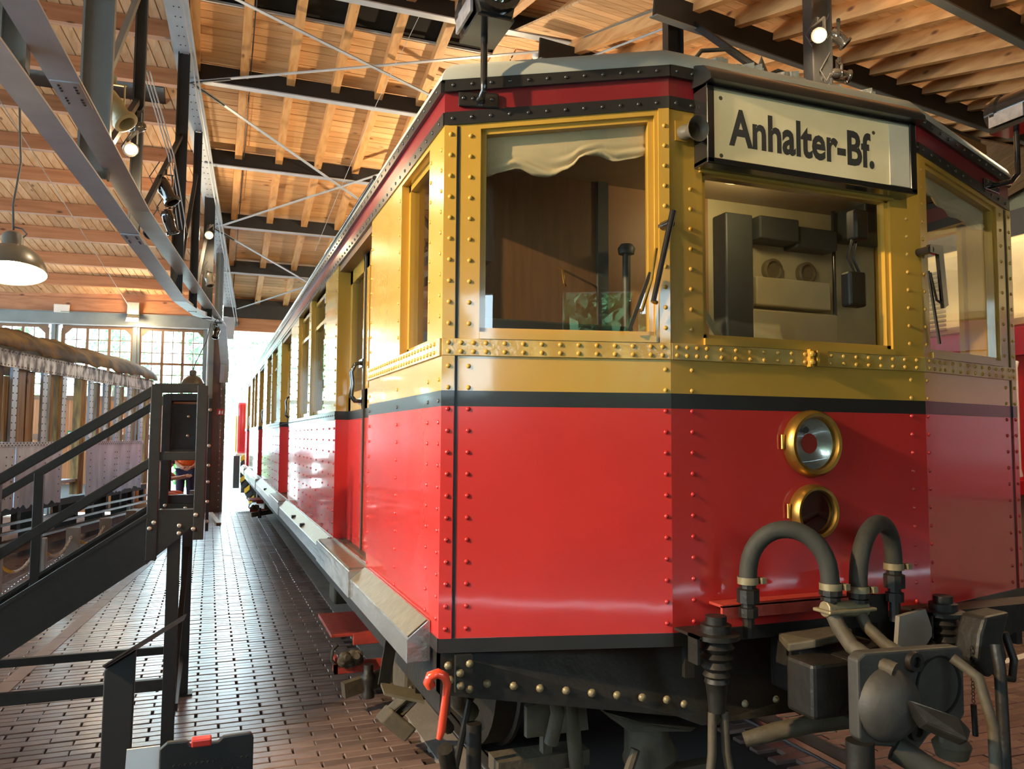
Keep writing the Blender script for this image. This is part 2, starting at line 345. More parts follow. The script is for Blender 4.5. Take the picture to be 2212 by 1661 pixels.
# ================================================================== ROOF
YR, ZR, SF, SB = 9.6, 7.07, .26, .21
def zroof(y): return ZR - SF * (y - YR) if y > YR else ZR - SB * (YR - y)
def XL_(y): return -.42 + .1 * (y - 11.4)
def XR_(y): return 4.5 - .17 * (y - 9.6)
ceil_main = struct(MB().prism([(-1.9, YR, ZR + .37), (7, YR, ZR + .37), (4.5, 19.4, zroof(19.4) + .37), (-.2, 19.4, zroof(19.4) + .37)], (0, 0, .05))
                   .prism([(-3.4, -2.6, zroof(-2.6) + .37), (9, -2.6, zroof(-2.6) + .37), (7, YR, ZR + .37), (-1.9, YR, ZR + .37)], (0, 0, .05)).build('ceiling', 'dksteel'))
PW = .143
def slope_pt(y, off=0.0): return zroof(y) + off
y = 19.36
while y > -2.5:
    s = SF if y > YR else SB
    dy = PW / math.sqrt(1 + s * s); y2 = y - dy
    if y > YR > y2: y2 = YR
    if not (9.62 < y2 + .01 < 10.26):
        a0, a1 = XL_(y) - .15, XR_(y) + .25; b0, b1 = XL_(y2) - .15, XR_(y2) + .25; g = .016; j = random.uniform(-.003, .003)
        MB().prism([(a0, y - g, zroof(y) + .30 + j), (a1, y - g, zroof(y) + .30 + j), (b1, y2, zroof(y2) + .30 + j), (b0, y2, zroof(y2) + .30 + j)][::-1], (0, 0, .03)).build('plank', 'plankX', ceil_main)
    y = y2
# rafters of the main bay
for k in range(-2, 9):
    x = .30 + .6335 * k
    for (ya, yb) in ((19.3, YR), (YR, -2.5)):
        if ya > YR:
            if x < XL_(15) - .1 and x < XL_(ya): ya = max(YR + .5, 11.4 + (x + .42) / .1) if x > XL_(YR + .6) else None
            if ya is None: continue
            if x > XR_(ya): continue
            ya = min(ya, 19.3)
        w_ = .115
        MB().beam((x, ya, zroof(ya) + .225), (x, yb, zroof(yb) + .225), w_, .15).build('rafter', 'rafterY', ceil_main)
# steel purlins of the main bay (I-sections)
def ibeam(p, q, w_, h, t=.012, up=(0, 0, 1)):
    p, q = V(p), V(q); dn = V((0, 0, 1)); mb = MB()
    mb.beam(p, q, t, h, up); mb.beam(p - dn * (h / 2), q - dn * (h / 2), w_, t, up); mb.beam(p + dn * (h / 2), q + dn * (h / 2), w_, t, up); return mb
def purlin(yp, lbl=None, x0=None, x1=None, zoff=0):
    xa = XL_(yp) if x0 is None else x0; xb = XR_(yp) if x1 is None else x1; z = zroof(yp) + zoff
    o = MB().beam((xa, yp, z + .14), (xb, yp, z + .14), .03, .26).build('purlin', 'dksteel', ceil_main)
    MB().beam((xa, yp - .02, z + .005), (xb, yp - .02, z + .005), .12, .016).build('flange', 'ltsteel', o)
for yp in (19.1, 17.23, 15.37, 13.42, 11.46, 9.42, 7.3, 5.2, 3.1, 1.0): purlin(yp)
# dark ridge strip between the boards
MB().prism([(XL_(10.05), 10.32, zroof(10.32) + .34), (XR_(10.05), 10.32, zroof(10.32) + .34), (XR_(9.6), 9.55, ZR + .34), (XL_(9.6), 9.55, ZR + .34)][::-1], (0, 0, .02)).build('ridge_strip', 'hole', ceil_main)
MB().beam((XL_(10.08), 10.30, zroof(10.30) + .28), (XR_(10.05), 10.30, zroof(10.30) + .28), .03, .03).build('ridge_flange', 'ltsteel', ceil_main)
# flat wind braces under the purlins
def onroof(x, y, o=-.02): return (x, y, zroof(y) + o)
for i, (a, b) in enumerate([((-.37, 11.44), (4.5, 9.45)), ((-.55, 9.45), (4.2, 11.46)), ((-.40, 11.44), (4.05, 15.4)), ((-.05, 15.4), (4.25, 11.5)), ((-.04, 15.4), (3.5, 19.0)), ((.3, 19.2), (3.9, 15.4))]):
    MB().beam(onroof(*a), onroof(*b, -.03 if i % 2 else -.02), .055, .012).build('brace', 'ltsteel', ceil_main)
    if i in (0, 2, 4): MB().beam(V(onroof(*a)) + V((0, 0, -.012)), V(onroof(*a)) + (V(onroof(*b)) - V(onroof(*a))) * .1 + V((0, 0, -.012)), .03, .02).build('turnbuckle', 'dksteel', ceil_main)
# dark conduit along one rafter
MB().tube([(.30 + .08, 19.0, zroof(19.0) + .14), (.30 + .08, 9.8, zroof(9.8) + .14)], .009, 6).build('conduit', 'dksteel', ceil_main)

# left bay: boards run down the slope on timber purlins
ceil_l = struct(MB().prism([(-9, YR, ZR + .37), (-.62, YR, ZR + .37), (.3, 19.5, zroof(19.5) + .37), (-9, 19.9, zroof(19.9) + .37)], (0, 0, .05))
                .prism([(-9, -2.6, zroof(-2.6) + .37), (-1.8, -2.6, zroof(-2.6) + .37), (-.6, YR, ZR + .37), (-9, YR, ZR + .37)], (0, 0, .05)).build('ceiling', 'dksteel'))
skew = .22
for k in range(66):
    x1 = 2.2 - k * .145
    for ya, yb in ((19.6, YR), (YR, -2.5)):
        sk = skew if ya > YR else .05
        xa = x1 if ya > YR else x1 - (19.6 - YR) * skew
        # line x = xa - (ya - y) * sk meets the truss line x = -.42 + .1 (y - 11.4)
        yi = (xa - ya * sk + .42 + 1.14) / (.1 - sk) if abs(.1 - sk) > 1e-6 else 99
        lim = -.05
        pa, pb = [xa, ya], [xa - (ya - yb) * sk, yb]
        if ya > YR:
            if pb[0] > XL_(yb): continue
            if pa[0] > XL_(ya): pa = [XL_(yi), yi]
        else:
            if pa[0] > XL_(ya) + .1: continue
            if pb[0] > XL_(yb): pb = [XL_(yi), yi]
            if pa[0] < -9: continue
        MB().prism([(pa[0] - .132, pa[1], zroof(pa[1]) + .30), (pa[0], pa[1], zroof(pa[1]) + .30), (pb[0], pb[1], zroof(pb[1]) + .30), (pb[0] - .132, pb[1], zroof(pb[1]) + .30)][::-1], (0, 0, .03)).build('plank', 'plankY', ceil_l)
for yp in (18.45, 17.5, 16.5, 15.6, 14.55, 13.65, 12.65, 11.75, 10.85, 9.9, 8.9, 7.9, 6.9, 5.9, 4.9, 3.9):
    MB().beam((-9, yp + .25, zroof(yp + .25) + .19), (XL_(yp) - .08, yp - .02, zroof(yp) + .19), .12, .22).build('purlin', 'beamX', ceil_l)
MB().box((-9, 11.9, zroof(12) + .26), (XL_(12) - .4, 12.55, zroof(12.5) + .3)).build('vent_strip', 'dksteel', ceil_l)
# right bay: rafters down the near slope
ceil_r = struct(MB().prism([(5.0, -2.7, 4.6), (16, -2.7, 4.88), (16, 10.2, 7.6), (4.4, 10.2, 7.35)], (0, 0, .05)).prism([(4.4, 10.0, 7.35), (16, 10.0, 7.6), (16, 22, 4.4), (2.8, 22, 4.2)], (0, 0, .05)).build('ceiling', 'dksteel'))
def zr(x, y): return 6.5 + .2144 * (y - 8) + .0254 * (x - 5.2)
ra = V((math.sin(math.radians(-10.7)), math.cos(math.radians(-10.7)), .206)); rb = V((math.sin(math.radians(75)), math.cos(math.radians(75)), .08)).normalized(); ra.normalize()
rn = rb.cross(ra).normalized()
if rn.z < 0: rn = -rn
p0 = V((6.9, 8.07, 6.56))
for k in range(-26, 24):
    c = p0 + ra * (k * .145) + rn * .3 + rb * 3.2
    if c.y < 1.5 : continue
    MB().obox(c, rb * 6.2, ra * .069, rn * .014).build('plank', 'plankX', ceil_r)
for k in range(-3, 14):
    c = p0 + rb * (k * .72) + rn * .2 - ra * 1.2
    MB().obox(c, ra * 4.4, rb * .055, rn * .10).build('rafter', 'rafterY', ceil_r)
for k in (-2.6, -.35, 1.9):
    c = p0 + ra * k + rn * .05 + rb * 2.2
    o = MB().obox(c, rb * 5.0, ra * .015, rn * .13).build('purlin', 'dksteel', ceil_r); MB().obox(c - rn * .13, rb * 5.0, ra * .06, rn * .008).build('flange', 'steel', o)
# far slope of the right bay: purlins seen as thin lines
for k in range(16):
    yy = 10.4 + k * .62; z = 7.05 - .26 * (yy - 9.8)
    MB().beam((XR_(yy) + .3, yy - .4, z), (15.5, yy + 1.6, z + .1), .1, .2).build('far_purlin', 'beamX', ceil_r)
for k in range(40):
    x = 3.6 + k * .3
    MB().prism([(x, 10.1, 7.2), (x + .28, 10.1, 7.2), (x + .28, 21.5, 4.25), (x, 21.5, 4.25)][::-1], (0, 0, .03)).build('plank', 'plankY', ceil_r)
MB().beam((6.35, 6.2, 5.15), (12.0, 9.3, 6.55), .16, .2).build('tie_beam', 'rafterY', ceil_r)
MB().beam((6.4, 6.3, 5.32), (12.0, 9.4, 6.72), .16, .12).build('tie_beam', 'dksteel', ceil_r)

# ================================================================== FAR WALL AND GATES
YW = 19.1
u = V((-.99, .136, 0)); W0 = V((.1, YW, 0)); wnorm = V((-.136, -.99, 0))   # the wall of the left bay is turned slightly
def wp(s, z, out=0.0): return W0 + u * s + V((0, 0, z)) + wnorm * out
def wallbox(mb, s0, s1, z0, z1, o0=0.0, o1=.06):
    return mb.prism([wp(s0, z0, o0), wp(s1, z0, o0), wp(s1, z1, o0), wp(s0, z1, o0)], wnorm * (o1 - o0))
wall = struct(wallbox(wallbox(MB(), -.1, 9, 4.70, 5.3, 0, .05), 3.0, 9, 0, .12).build('wall_far', 'beamX'))
wallbox(MB(), .0, 9, 4.38, 4.70, .0, .09).build('fascia_board', 'beamX', wall)
wallbox(MB(), .0, 9, 4.12, 4.38, .0, .14).build('lintel_beam', 'steel', wall)
wallbox(MB(), .0, 9, 4.10, 4.12, .0, .2).build('lintel_flange', 'ltsteel', wall)
wallbox(MB(), .0, 9, 4.375, 4.39, .0, .18).build('lintel_flange', 'steel', wall)
for s in (1.70, 3.34, 5.05, 6.7):
    wallbox(MB(), s - .07, s + .07, 0, 4.1, -.02, .12).build('post', 'steel', wall)
    wallbox(MB(), s - .02, s + .02, 0, 4.1, .12, .15).build('post_rib', 'steel', wall)
wallbox(MB(), .12, .30, 0, 4.1, -.02, .10).build('post', 'steel', wall)
def window(idx, sA, sB):
    z0, zt, z1 = 2.56, 3.30, 4.04
    fr = wallbox(MB(), sA - .06, sB + .06, z1, 4.1, 0, .05)
    wallbox(fr, sA - .08, sA, z0 - .05, z1, 0, .05); wallbox(fr, sB, sB + .08, z0 - .05, z1, 0, .05); wallbox(fr, sA, sB, zt - .025, zt + .025, 0, .05); wallbox(fr, sA - .08, sB + .08, z0 - .1, z0, 0, .07)
    c = .13
    for a, b in ((sA, 1), (sB, -1)): fr.prism([wp(a, z1, 0), wp(a + b * c, z1, 0), wp(a, z1 - c, 0)], wnorm * .05)
    root = struct(fr.build('window_%d' % idx, 'frame'))
    W = (sB - sA) / 3
    for k in (1, 2): wallbox(MB(), sA + W * k - .028, sA + W * k + .028, z0, z1, 0, .05).build('mullion', 'frame', root)
    for k in range(3):
        x = sA + W * (k + .5); wallbox(MB(), x - .009, x + .009, z0, z1, .01, .035).build('glazing_bar', 'frame', root)
    rows = [zt + (z1 - zt) * i / 3 for i in range(4)]; rows2 = [z0 + (zt - z0) * i / 3 for i in range(4)]
    for rz in rows[1:3] + rows2[1:3]: wallbox(MB(), sA, sB, rz - .009, rz + .009, .01, .035).build('glazing_bar', 'frame', root)
    for rr in (rows, rows2):
        for i in range(3):
            for k in range(6): wallbox(MB(), sA + W / 2 * k + .012, sA + W / 2 * (k + 1) - .012, rr[i] + .01, rr[i + 1] - .01, .018, .022).build('pane', 'clear', root)
window(1, .30, 1.60); window(2, 1.82, 3.15); window(3, 3.55, 4.86); window(4, 5.25, 6.5)
# boarded gate leaves below the windows (the leaf next to the column stands open)
for idx, (sA, sB) in enumerate(((1.12, 1.63), (1.78, 3.27), (3.42, 4.97), (5.12, 6.6))):
    root = struct(wallbox(wallbox(MB(), sA, sB, 1.60, 1.72, .05, .075), sA, sB, .1, .2, .05, .075).build('door_%d' % (idx + 1), 'frame'))
    n = max(2, round((sB - sA) / .13))
    for k in range(n): wallbox(MB(), sA + (sB - sA) * k / n + .004, sA + (sB - sA) * (k + 1) / n - .004, .03, 2.46, .02, .05).build('board', 'gatewood', root)
# main gateway: lintel, fascia, column
wall2 = struct(MB().box((.2, YW, 4.45), (16, YW + .1, 5.2)).build('wall_gate', 'beamX'))
MB().box((.2, YW - .12, 4.42), (4.6, YW - .02, 4.72)).build('lintel_beam', 'dksteel', wall2)
MB().box((.3, YW - .05, 4.12), (4.6, YW + .05, 4.42)).build('fascia_board', 'beamX', wall2)
MB().box((4.3, YW - .1, 0), (16, YW + .1, 4.45)).build('wall_panel', 'beamX', wall2)
col = struct(MB().box((-.10, YW - .22, 0), (.02, YW + .05, 4.3)).build('trim_3', 'steel'))
MB().box((.02, YW - .16, 0), (.19, YW + .06, 4.12)).build('column_face', 'colbrown', col)
MB().box((.19, YW - .22, 0), (.235, YW + .1, 4.12)).build('column_flange', 'colbrown', col)
MB().box((.235, YW - .10, 0), (.30, YW + .1, 4.12)).build('gate_jamb', 'steel', col)
MB().tube([(-.10, YW - .3, .0), (-.10, YW - .3, 4.1)], .022, 8).build('downpipe', 'ltsteel', col)
mb = MB()
for k in range(26): mb.dome((.21, YW - .22, .12 + k * .155), (0, -1, 0), .013)
mb.build('rivet_row', 'bolt', col, kind='stuff')
# side and back walls, the back wall with tall windows
wl = struct(MB().box((-9.05, -2.6, 0), (-8.95, 19.9, 1.1)).box((-9.05, -2.6, 4.5), (-8.95, 19.9, 7.6)).build('wall_left', 'cream'))
for k in range(9):  # unseen left openings, added to let in more daylight
    yy = -2.6 + 2.8 * k
    MB().box((-9.06, yy, 1.1), (-8.94, yy + .6, 4.5)).build('pier', 'cream', wl)
    for b in range(1, 4): MB().box((-9.03, yy + .6 + .55 * b - .02, 1.1), (-8.97, yy + .6 + .55 * b + .02, 4.5)).build('mullion', 'frame', wl)
    for b in range(1, 5): MB().box((-9.03, yy + .6, 1.1 + .68 * b - .02), (-8.97, yy + 2.8, 1.1 + .68 * b + .02)).build('transom', 'frame', wl)
back = struct(MB().box((-9, -2.7, 0), (16, -2.6, 2.15)).box((-9, -2.7, 3.25), (16, -2.6, 5.0)).box((4.3, -2.7, 2.15), (16, -2.6, 3.25)).build('wall_back', 'backpaint'))
MB().box((-9, -2.7, 2.15), (-1.7, -2.6, 3.25)).build('wall_panel', 'backpaint', back)
x = -1.7
while x < 4.2:
    MB().box((x, -2.72, 2.15), (x + .75, -2.58, 3.25)).build('pier', 'backpaint', back)
    for b in range(1, 3): MB().box((x + .75 + 1.15 * b / 3 - .03, -2.67, 2.15), (x + .75 + 1.15 * b / 3 + .03, -2.63, 3.25)).build('mullion', 'frame', back)
    for b in range(1, 2): MB().box((x + .75, -2.67, 2.62), (x + 1.9, -2.63, 2.65)).build('transom', 'frame', back)
    x += 1.9
wr = struct(MB().box((15.9, -2.6, 0), (16, 22, 8.2)).build('wall_right', 'cream'))

# ================================================================== OUTSIDE
og = struct(MB().box((-40, 19.12, -.2), (40, 90, -.02)).build('ground_outside', 'outground'))
random.seed(21)
def tree(x, y, h, r, leafm, label, n=1500):
    t = thing('tree', label, 'tree', (x, y, -.02), 'trees outside the hall')
    MB().tube([(x, y, -.02), (x + .1, y, h * .3), (x - .05, y + .1, h * .6)], [.16, .12, .06], 8).build('trunk', 'bark', t, 60)
    mb = MB(); blobs = [(random.gauss(0, .42), random.gauss(0, .42), random.uniform(.12, .95)) for _ in range(16)]
    for _ in range(n):
        bx, by, bz = random.choice(blobs); q = V((random.gauss(0, 1), random.gauss(0, 1), random.gauss(0, 1))).normalized() * r * .42 * random.random() ** .4
        c = V((x + bx * r, y + by * r, bz * h)) + q
        a = V((random.gauss(0, 1), random.gauss(0, 1), random.gauss(0, 1))).normalized(); b2 = a.orthogonal().normalized(); sz = random.uniform(.10, .2)
        mb.add([c - a * sz, c + b2 * sz * .55, c + a * sz, c - b2 * sz * .55], [(0, 1, 2, 3)])
    mb.build('foliage', leafm, t, kind='stuff')
tree(.2, 36, 7, 2.6, 'leaf2', 'pale green leafy tree seen through the open gateway beside the railcar')
tree(5.5, 46, 10, 3.2, 'leaf', 'taller darker tree standing behind the pale tree outside the gateway')
tree(-4.4, 42, 7.5, 2.6, 'leaf2', 'leafy tree outside the window beside the gate column')
tree(-9.5, 46, 9, 3.4, 'leaf', 'leafy tree outside the window left of the boarded gate post')
tree(-11.5, 36, 8, 2.6, 'leaf2', 'leafy tree outside the leftmost windows, mostly hidden by the wreck')
tree(-.6, 29, 1.3, .6, 'leaf', 'low bright green bush outside the gateway by the red locomotive')
for k in range(5):
    tree(-5.8 + 3.4 * k, -6.0 - (k % 2) * 2.0, 4.4, 1.4, 'leaf2', ['leafy tree outside the back windows, first from the left wall', 'leafy tree outside the back windows, second from the left wall', 'leafy tree outside the back windows, third from the left wall', 'leafy tree outside the back windows, fourth from the left wall', 'leafy tree outside the back windows, fifth from the left wall'][k], 9000)
# ================================================================== THE RAILCAR
XA, XB, XC = .791, 3.791, 2.291
YC, YN, YE = 2.798, 2.588, 20.25
FL = [(V((XA, YC, 0)), V((1.64, YN, 0))), (V((1.64, YN, 0)), V((2.942, YN, 0))), (V((2.942, YN, 0)), V((XB, YC, 0)))]
def rise(x):
    if x < 1.64: return .118 * (x - XA) / (1.64 - XA)
    if x > 2.942: return .118 * (XB - x) / (XB - 2.942)
    return .118
car = thing('electric_railcar', 'red and ochre electric railcar with black stripe, riveted front and destination sign', 'railcar', (XC, YC, 0))
Z0, Z1, ZS0, ZS1, ZB0, ZB1 = .925, .975, 1.815, 1.873, 2.002, 2.066
ZW0 = 2.092
R0, R1, R2, R3 = 2.872, 2.922, 2.998, 3.045
def fpt(i, t, z, off=0.0):
    a, b = FL[i]; d = (b - a); n = V((d.y, -d.x, 0)).normalized()
    p = a.lerp(b, t) + n * off; return V((p.x, p.y, z))
def fx(i, x): a, b = FL[i]; return (x - a.x) / (b.x - a.x)
def panel(mb, i, xa, xb, za, zb, za2=None, zb2=None, o0=-.04, o1=0.0):
    """plate on front facet i between world x positions; za/zb heights at xa, za2/zb2 at xb"""
    ta, tb = fx(i, xa), fx(i, xb); za2 = za if za2 is None else za2; zb2 = zb if zb2 is None else zb2
    P = [fpt(i, ta, za, o0), fpt(i, tb, za2, o0), fpt(i, tb, zb2, o0), fpt(i, ta, zb, o0)]
    return mb.prism(P[::-1], fpt(i, ta, za, o1) - fpt(i, ta, za, o0))
front = car
names = ('left', 'middle', 'right')
for i in range(3):
    a, b = FL[i][0].x, FL[i][1].x
    panel(MB(), i, a, b, Z0, Z1, o1=.006).build('foot_band', 'black', car)
    panel(MB(), i, a, b, Z1, ZS0).build('lower_panel', 'red', car)
    panel(MB(), i, a, b, ZS0, ZS1, o1=.0006).build('stripe', 'black', car)
    panel(MB(), i, a, b, ZS1, ZB0).build('waist_panel', 'yellow', car)
    panel(MB(), i, a, b, ZB0, ZB1, o1=.009).build('waist_belt', 'beltyellow', car, bevel=.002)
    ra_, rb_ = rise(a), rise(b)
    panel(MB(), i, a, b, R0 + ra_, R1 + ra_, R0 + rb_, R1 + rb_, o1=.006).build('cornice_band', 'black', car)
    panel(MB(), i, a, b, R1 + ra_, R2 + ra_, R1 + rb_, R2 + rb_).build('cornice_panel', 'darkred', car)
    panel(MB(), i, a, b, R2 + ra_, R3 + ra_, R2 + rb_, R3 + rb_, o1=.016).build('roof_rim', 'black', car)
# window surrounds
WIN = [(.925, 1.583), (1.79, 2.765), (2.999, 3.657)]
for i in (0, 2):
    a, b = FL[i][0].x, FL[i][1].x; wa, wb_ = WIN[i]
    for p, q in ((a, wa), (wb_, b)): panel(MB(), i, p, q, ZB1, R0 + rise(p), ZB1, R0 + rise(q)).build('pillar', 'yellow', car)
    panel(MB(), i, wa, wb_, ZB1, ZW0, o1=.012).build('window_ledge', 'yellow', car)
    panel(MB(), i, wa, wb_, R0 + rise(wa) - .022, R0 + rise(wa), R0 + rise(wb_) - .022, R0 + rise(wb_)).build('window_head', 'yellow', car)
i = 1
for p, q in ((1.64, 1.79), (2.765, 2.942)): panel(MB(), 1, p, q, ZB1, 2.99).build('pillar', 'yellow', car)
panel(MB(), 1, 1.79, 2.765, ZB1, ZW0, o1=.012).build('window_ledge', 'yellow', car)
panel(MB(), 1, 1.79, 2.765, 2.765, 2.99).build('header_panel', 'yellow', car)
panel(MB(), 1, 1.775, 2.78, 2.752, 2.79, o1=.010).build('header_strip', 'yellow', car)
# pillar strips beside the left and right windows
panel(MB(), 0, 1.597, 1.638, ZB1, 2.985, ZB1, 2.99, o1=.007).build('pillar_strip', 'yellow', car)
# corner plates with the dark seam
for i, (a, b, sx) in ((0, (XA, .836, .843)), (2, (3.746, XB, 3.739))):
    for z0, z1, m_ in ((Z1, ZS0, 'red'), (ZS0, ZS1, 'black'), (ZS1, R0, 'yellow')): panel(MB(), i, a, b, z0, z1, o1=.007).build('corner_plate', m_, car)
    panel(MB(), i, sx - .0045, sx + .0045, Z1, R0, o1=.0022).build('seam', 'hazb', car)
# window panes and frames in the front
def win_front(i, x0, x1, z0, zl, zr_, blind_):
    w_ = panel(panel(panel(panel(MB(), i, x0, x0 + .022, z0, zl, o0=-.05, o1=-.012), i, x1 - .022, x1, z0, zr_, o0=-.05, o1=-.012), i, x0, x1, z0, z0 + .018, o0=-.05, o1=-.012), i, x0, x1, zl - .02, zl, zr_ - .02, zr_, o0=-.05, o1=-.012).build('window_frame', 'yellow', car)
    panel(MB(), i, x0 + .02, x1 - .02, z0 + .016, zl - .018, z0 + .016, zr_ - .018, o0=-.036, o1=-.032).build('pane', 'glass', w_)
    return w_
win_front(0, .925, 1.583, ZW0, R0 + rise(.925) - .022, R0 + rise(1.583) - .022, 1)
win_front(1, 1.79, 2.765, ZW0, 2.765, 2.765, 0)
win_front(2, 2.999, 3.657, ZW0, R0 + rise(2.999) - .022, R0 + rise(3.657) - .022, 1)
# roller blinds: rumpled lower edge
def blind(i, x0, x1, prof, name='roller_blind'):
    n = len(prof); mb = MB(); nx, nz = 28, 18; P = []
    for k in range(nx + 1):
        t = k / nx; x = lerp(x0, x1, t); ft = t * (n - 1); j = min(int(ft), n - 2); fr_ = ft - j; fr_ = fr_ * fr_ * (3 - 2 * fr_)
        zb_ = lerp(prof[j], prof[j + 1], fr_); zt = R0 + rise(x) - .02
        for q in range(nz + 1):
            sgm = q / nz; z = lerp(zt, zb_, sgm)
            fold = max(0, sgm - .55) / .45
            off = -.055 - .012 * math.sin(sgm * 26 + 2.5 * math.sin(t * 9 + i)) * fold - .006 * math.sin(t * 14 + sgm * 3) * fold
            P.append(fpt(i, fx(i, x), z, off))
    F = [(k * (nz + 1) + q, (k + 1) * (nz + 1) + q, (k + 1) * (nz + 1) + q + 1, k * (nz + 1) + q + 1) for k in range(nx) for q in range(nz)]
    mb.add(P, F); o = mb.build(name, 'blind', car, 180)
    so = o.modifiers.new('thick', 'SOLIDIFY'); so.thickness = .004
    return o
blind(0, .945, 1.572, [2.705, 2.722, 2.738, 2.72, 2.715, 2.742, 2.80, 2.812, 2.79, 2.80, 2.82])
blind(2, 3.01, 3.65, [2.86, 2.84, 2.80, 2.78, 2.77, 2.755, 2.75])
# ------------------------------ rivets of the front
ry, rr_, rk, rfoot = MB(), MB(), MB(), MB()
def rv(i, x, z, r=.0085, off=.0):
    r *= 1.1
    nrm = (fpt(i, 0, 0, 1) - fpt(i, 0, 0, 0)); c = fpt(i, fx(i, x), z, off)
    (ry if z > ZS1 and z < R0 + rise(x) - .004 else rr_ if (z < ZS0 and z > Z1) or (R1 + rise(x) < z < R2 + rise(x)) else rk).dome(c, nrm, r)
for i, xs in ((0, (.815, .888, 1.62)), (1, (1.735, 2.86)), (2, (2.96, 3.692, 3.768))):
    for x in xs:
        plate = (x < .83 or x > 3.75); strip_ = abs(x - 1.62) < .01
        z = 1.01
        while z < 2.85 + rise(x) * .9:
            if not (ZB0 - .01 < z < ZB1 + .012) and not (i == 1 and z > 2.74): rv(i, x, z, off=.007 if plate or (strip_ and z > ZB1) else 0)
            z += .0795
    for z in (ZB0 + .016, ZB1 - .016):
        x = FL[i][0].x + .024; k = 0
        while x < FL[i][1].x - .012:
            if not (i == 1 and 2.275 < x < 2.40): rv(i, x, z, .0085, .009)
            x += .045 if k < 3 or x > FL[i][1].x - .11 else .068
            k += 1
    for z in (R0 + .025, (R2 + R3) / 2):
        x = FL[i][0].x + .03
        while x < FL[i][1].x - .01:
            if not (i == 1 and 1.74 < x < 2.84): rv(i, x, z + rise(x), .0075, .016 if z > R2 else .006)
            x += .07
    x = FL[i][0].x + .03
for k in range(13): rv(1, 1.80 + k * .078, 2.771, .007, .010)
ry.build('rivet_rows', 'rivyel', car, 60, kind='stuff', label='ochre painted rivets'); rr_.build('rivet_rows', 'rivred', car, 60, kind='stuff', label='red painted rivets'); rk.build('rivet_rows', 'rivblk', car, 60, kind='stuff', label='black painted rivets')
# small hinge bracket on the belt
h_ = panel(MB(), 1, 2.285, 2.305, ZB0 - .004, ZB1 + .004, o0=.009, o1=.03).build('belt_hinge', 'yellow', car)
panel(panel(MB(), 1, 2.318, 2.39, ZB0 + .002, ZB1, o0=.008, o1=.014), 1, 2.318, 2.328, ZB0, ZB1, o0=.008, o1=.035).build('hinge_plate', 'yellow', h_)
mb = MB()
for z in (ZB0 + .015, ZB1 - .015): mb.dome(fpt(1, fx(1, 2.295), z, .03), (0, -1, 0), .014)
mb.build('hinge_bolt', 'rivyel', h_, 60)

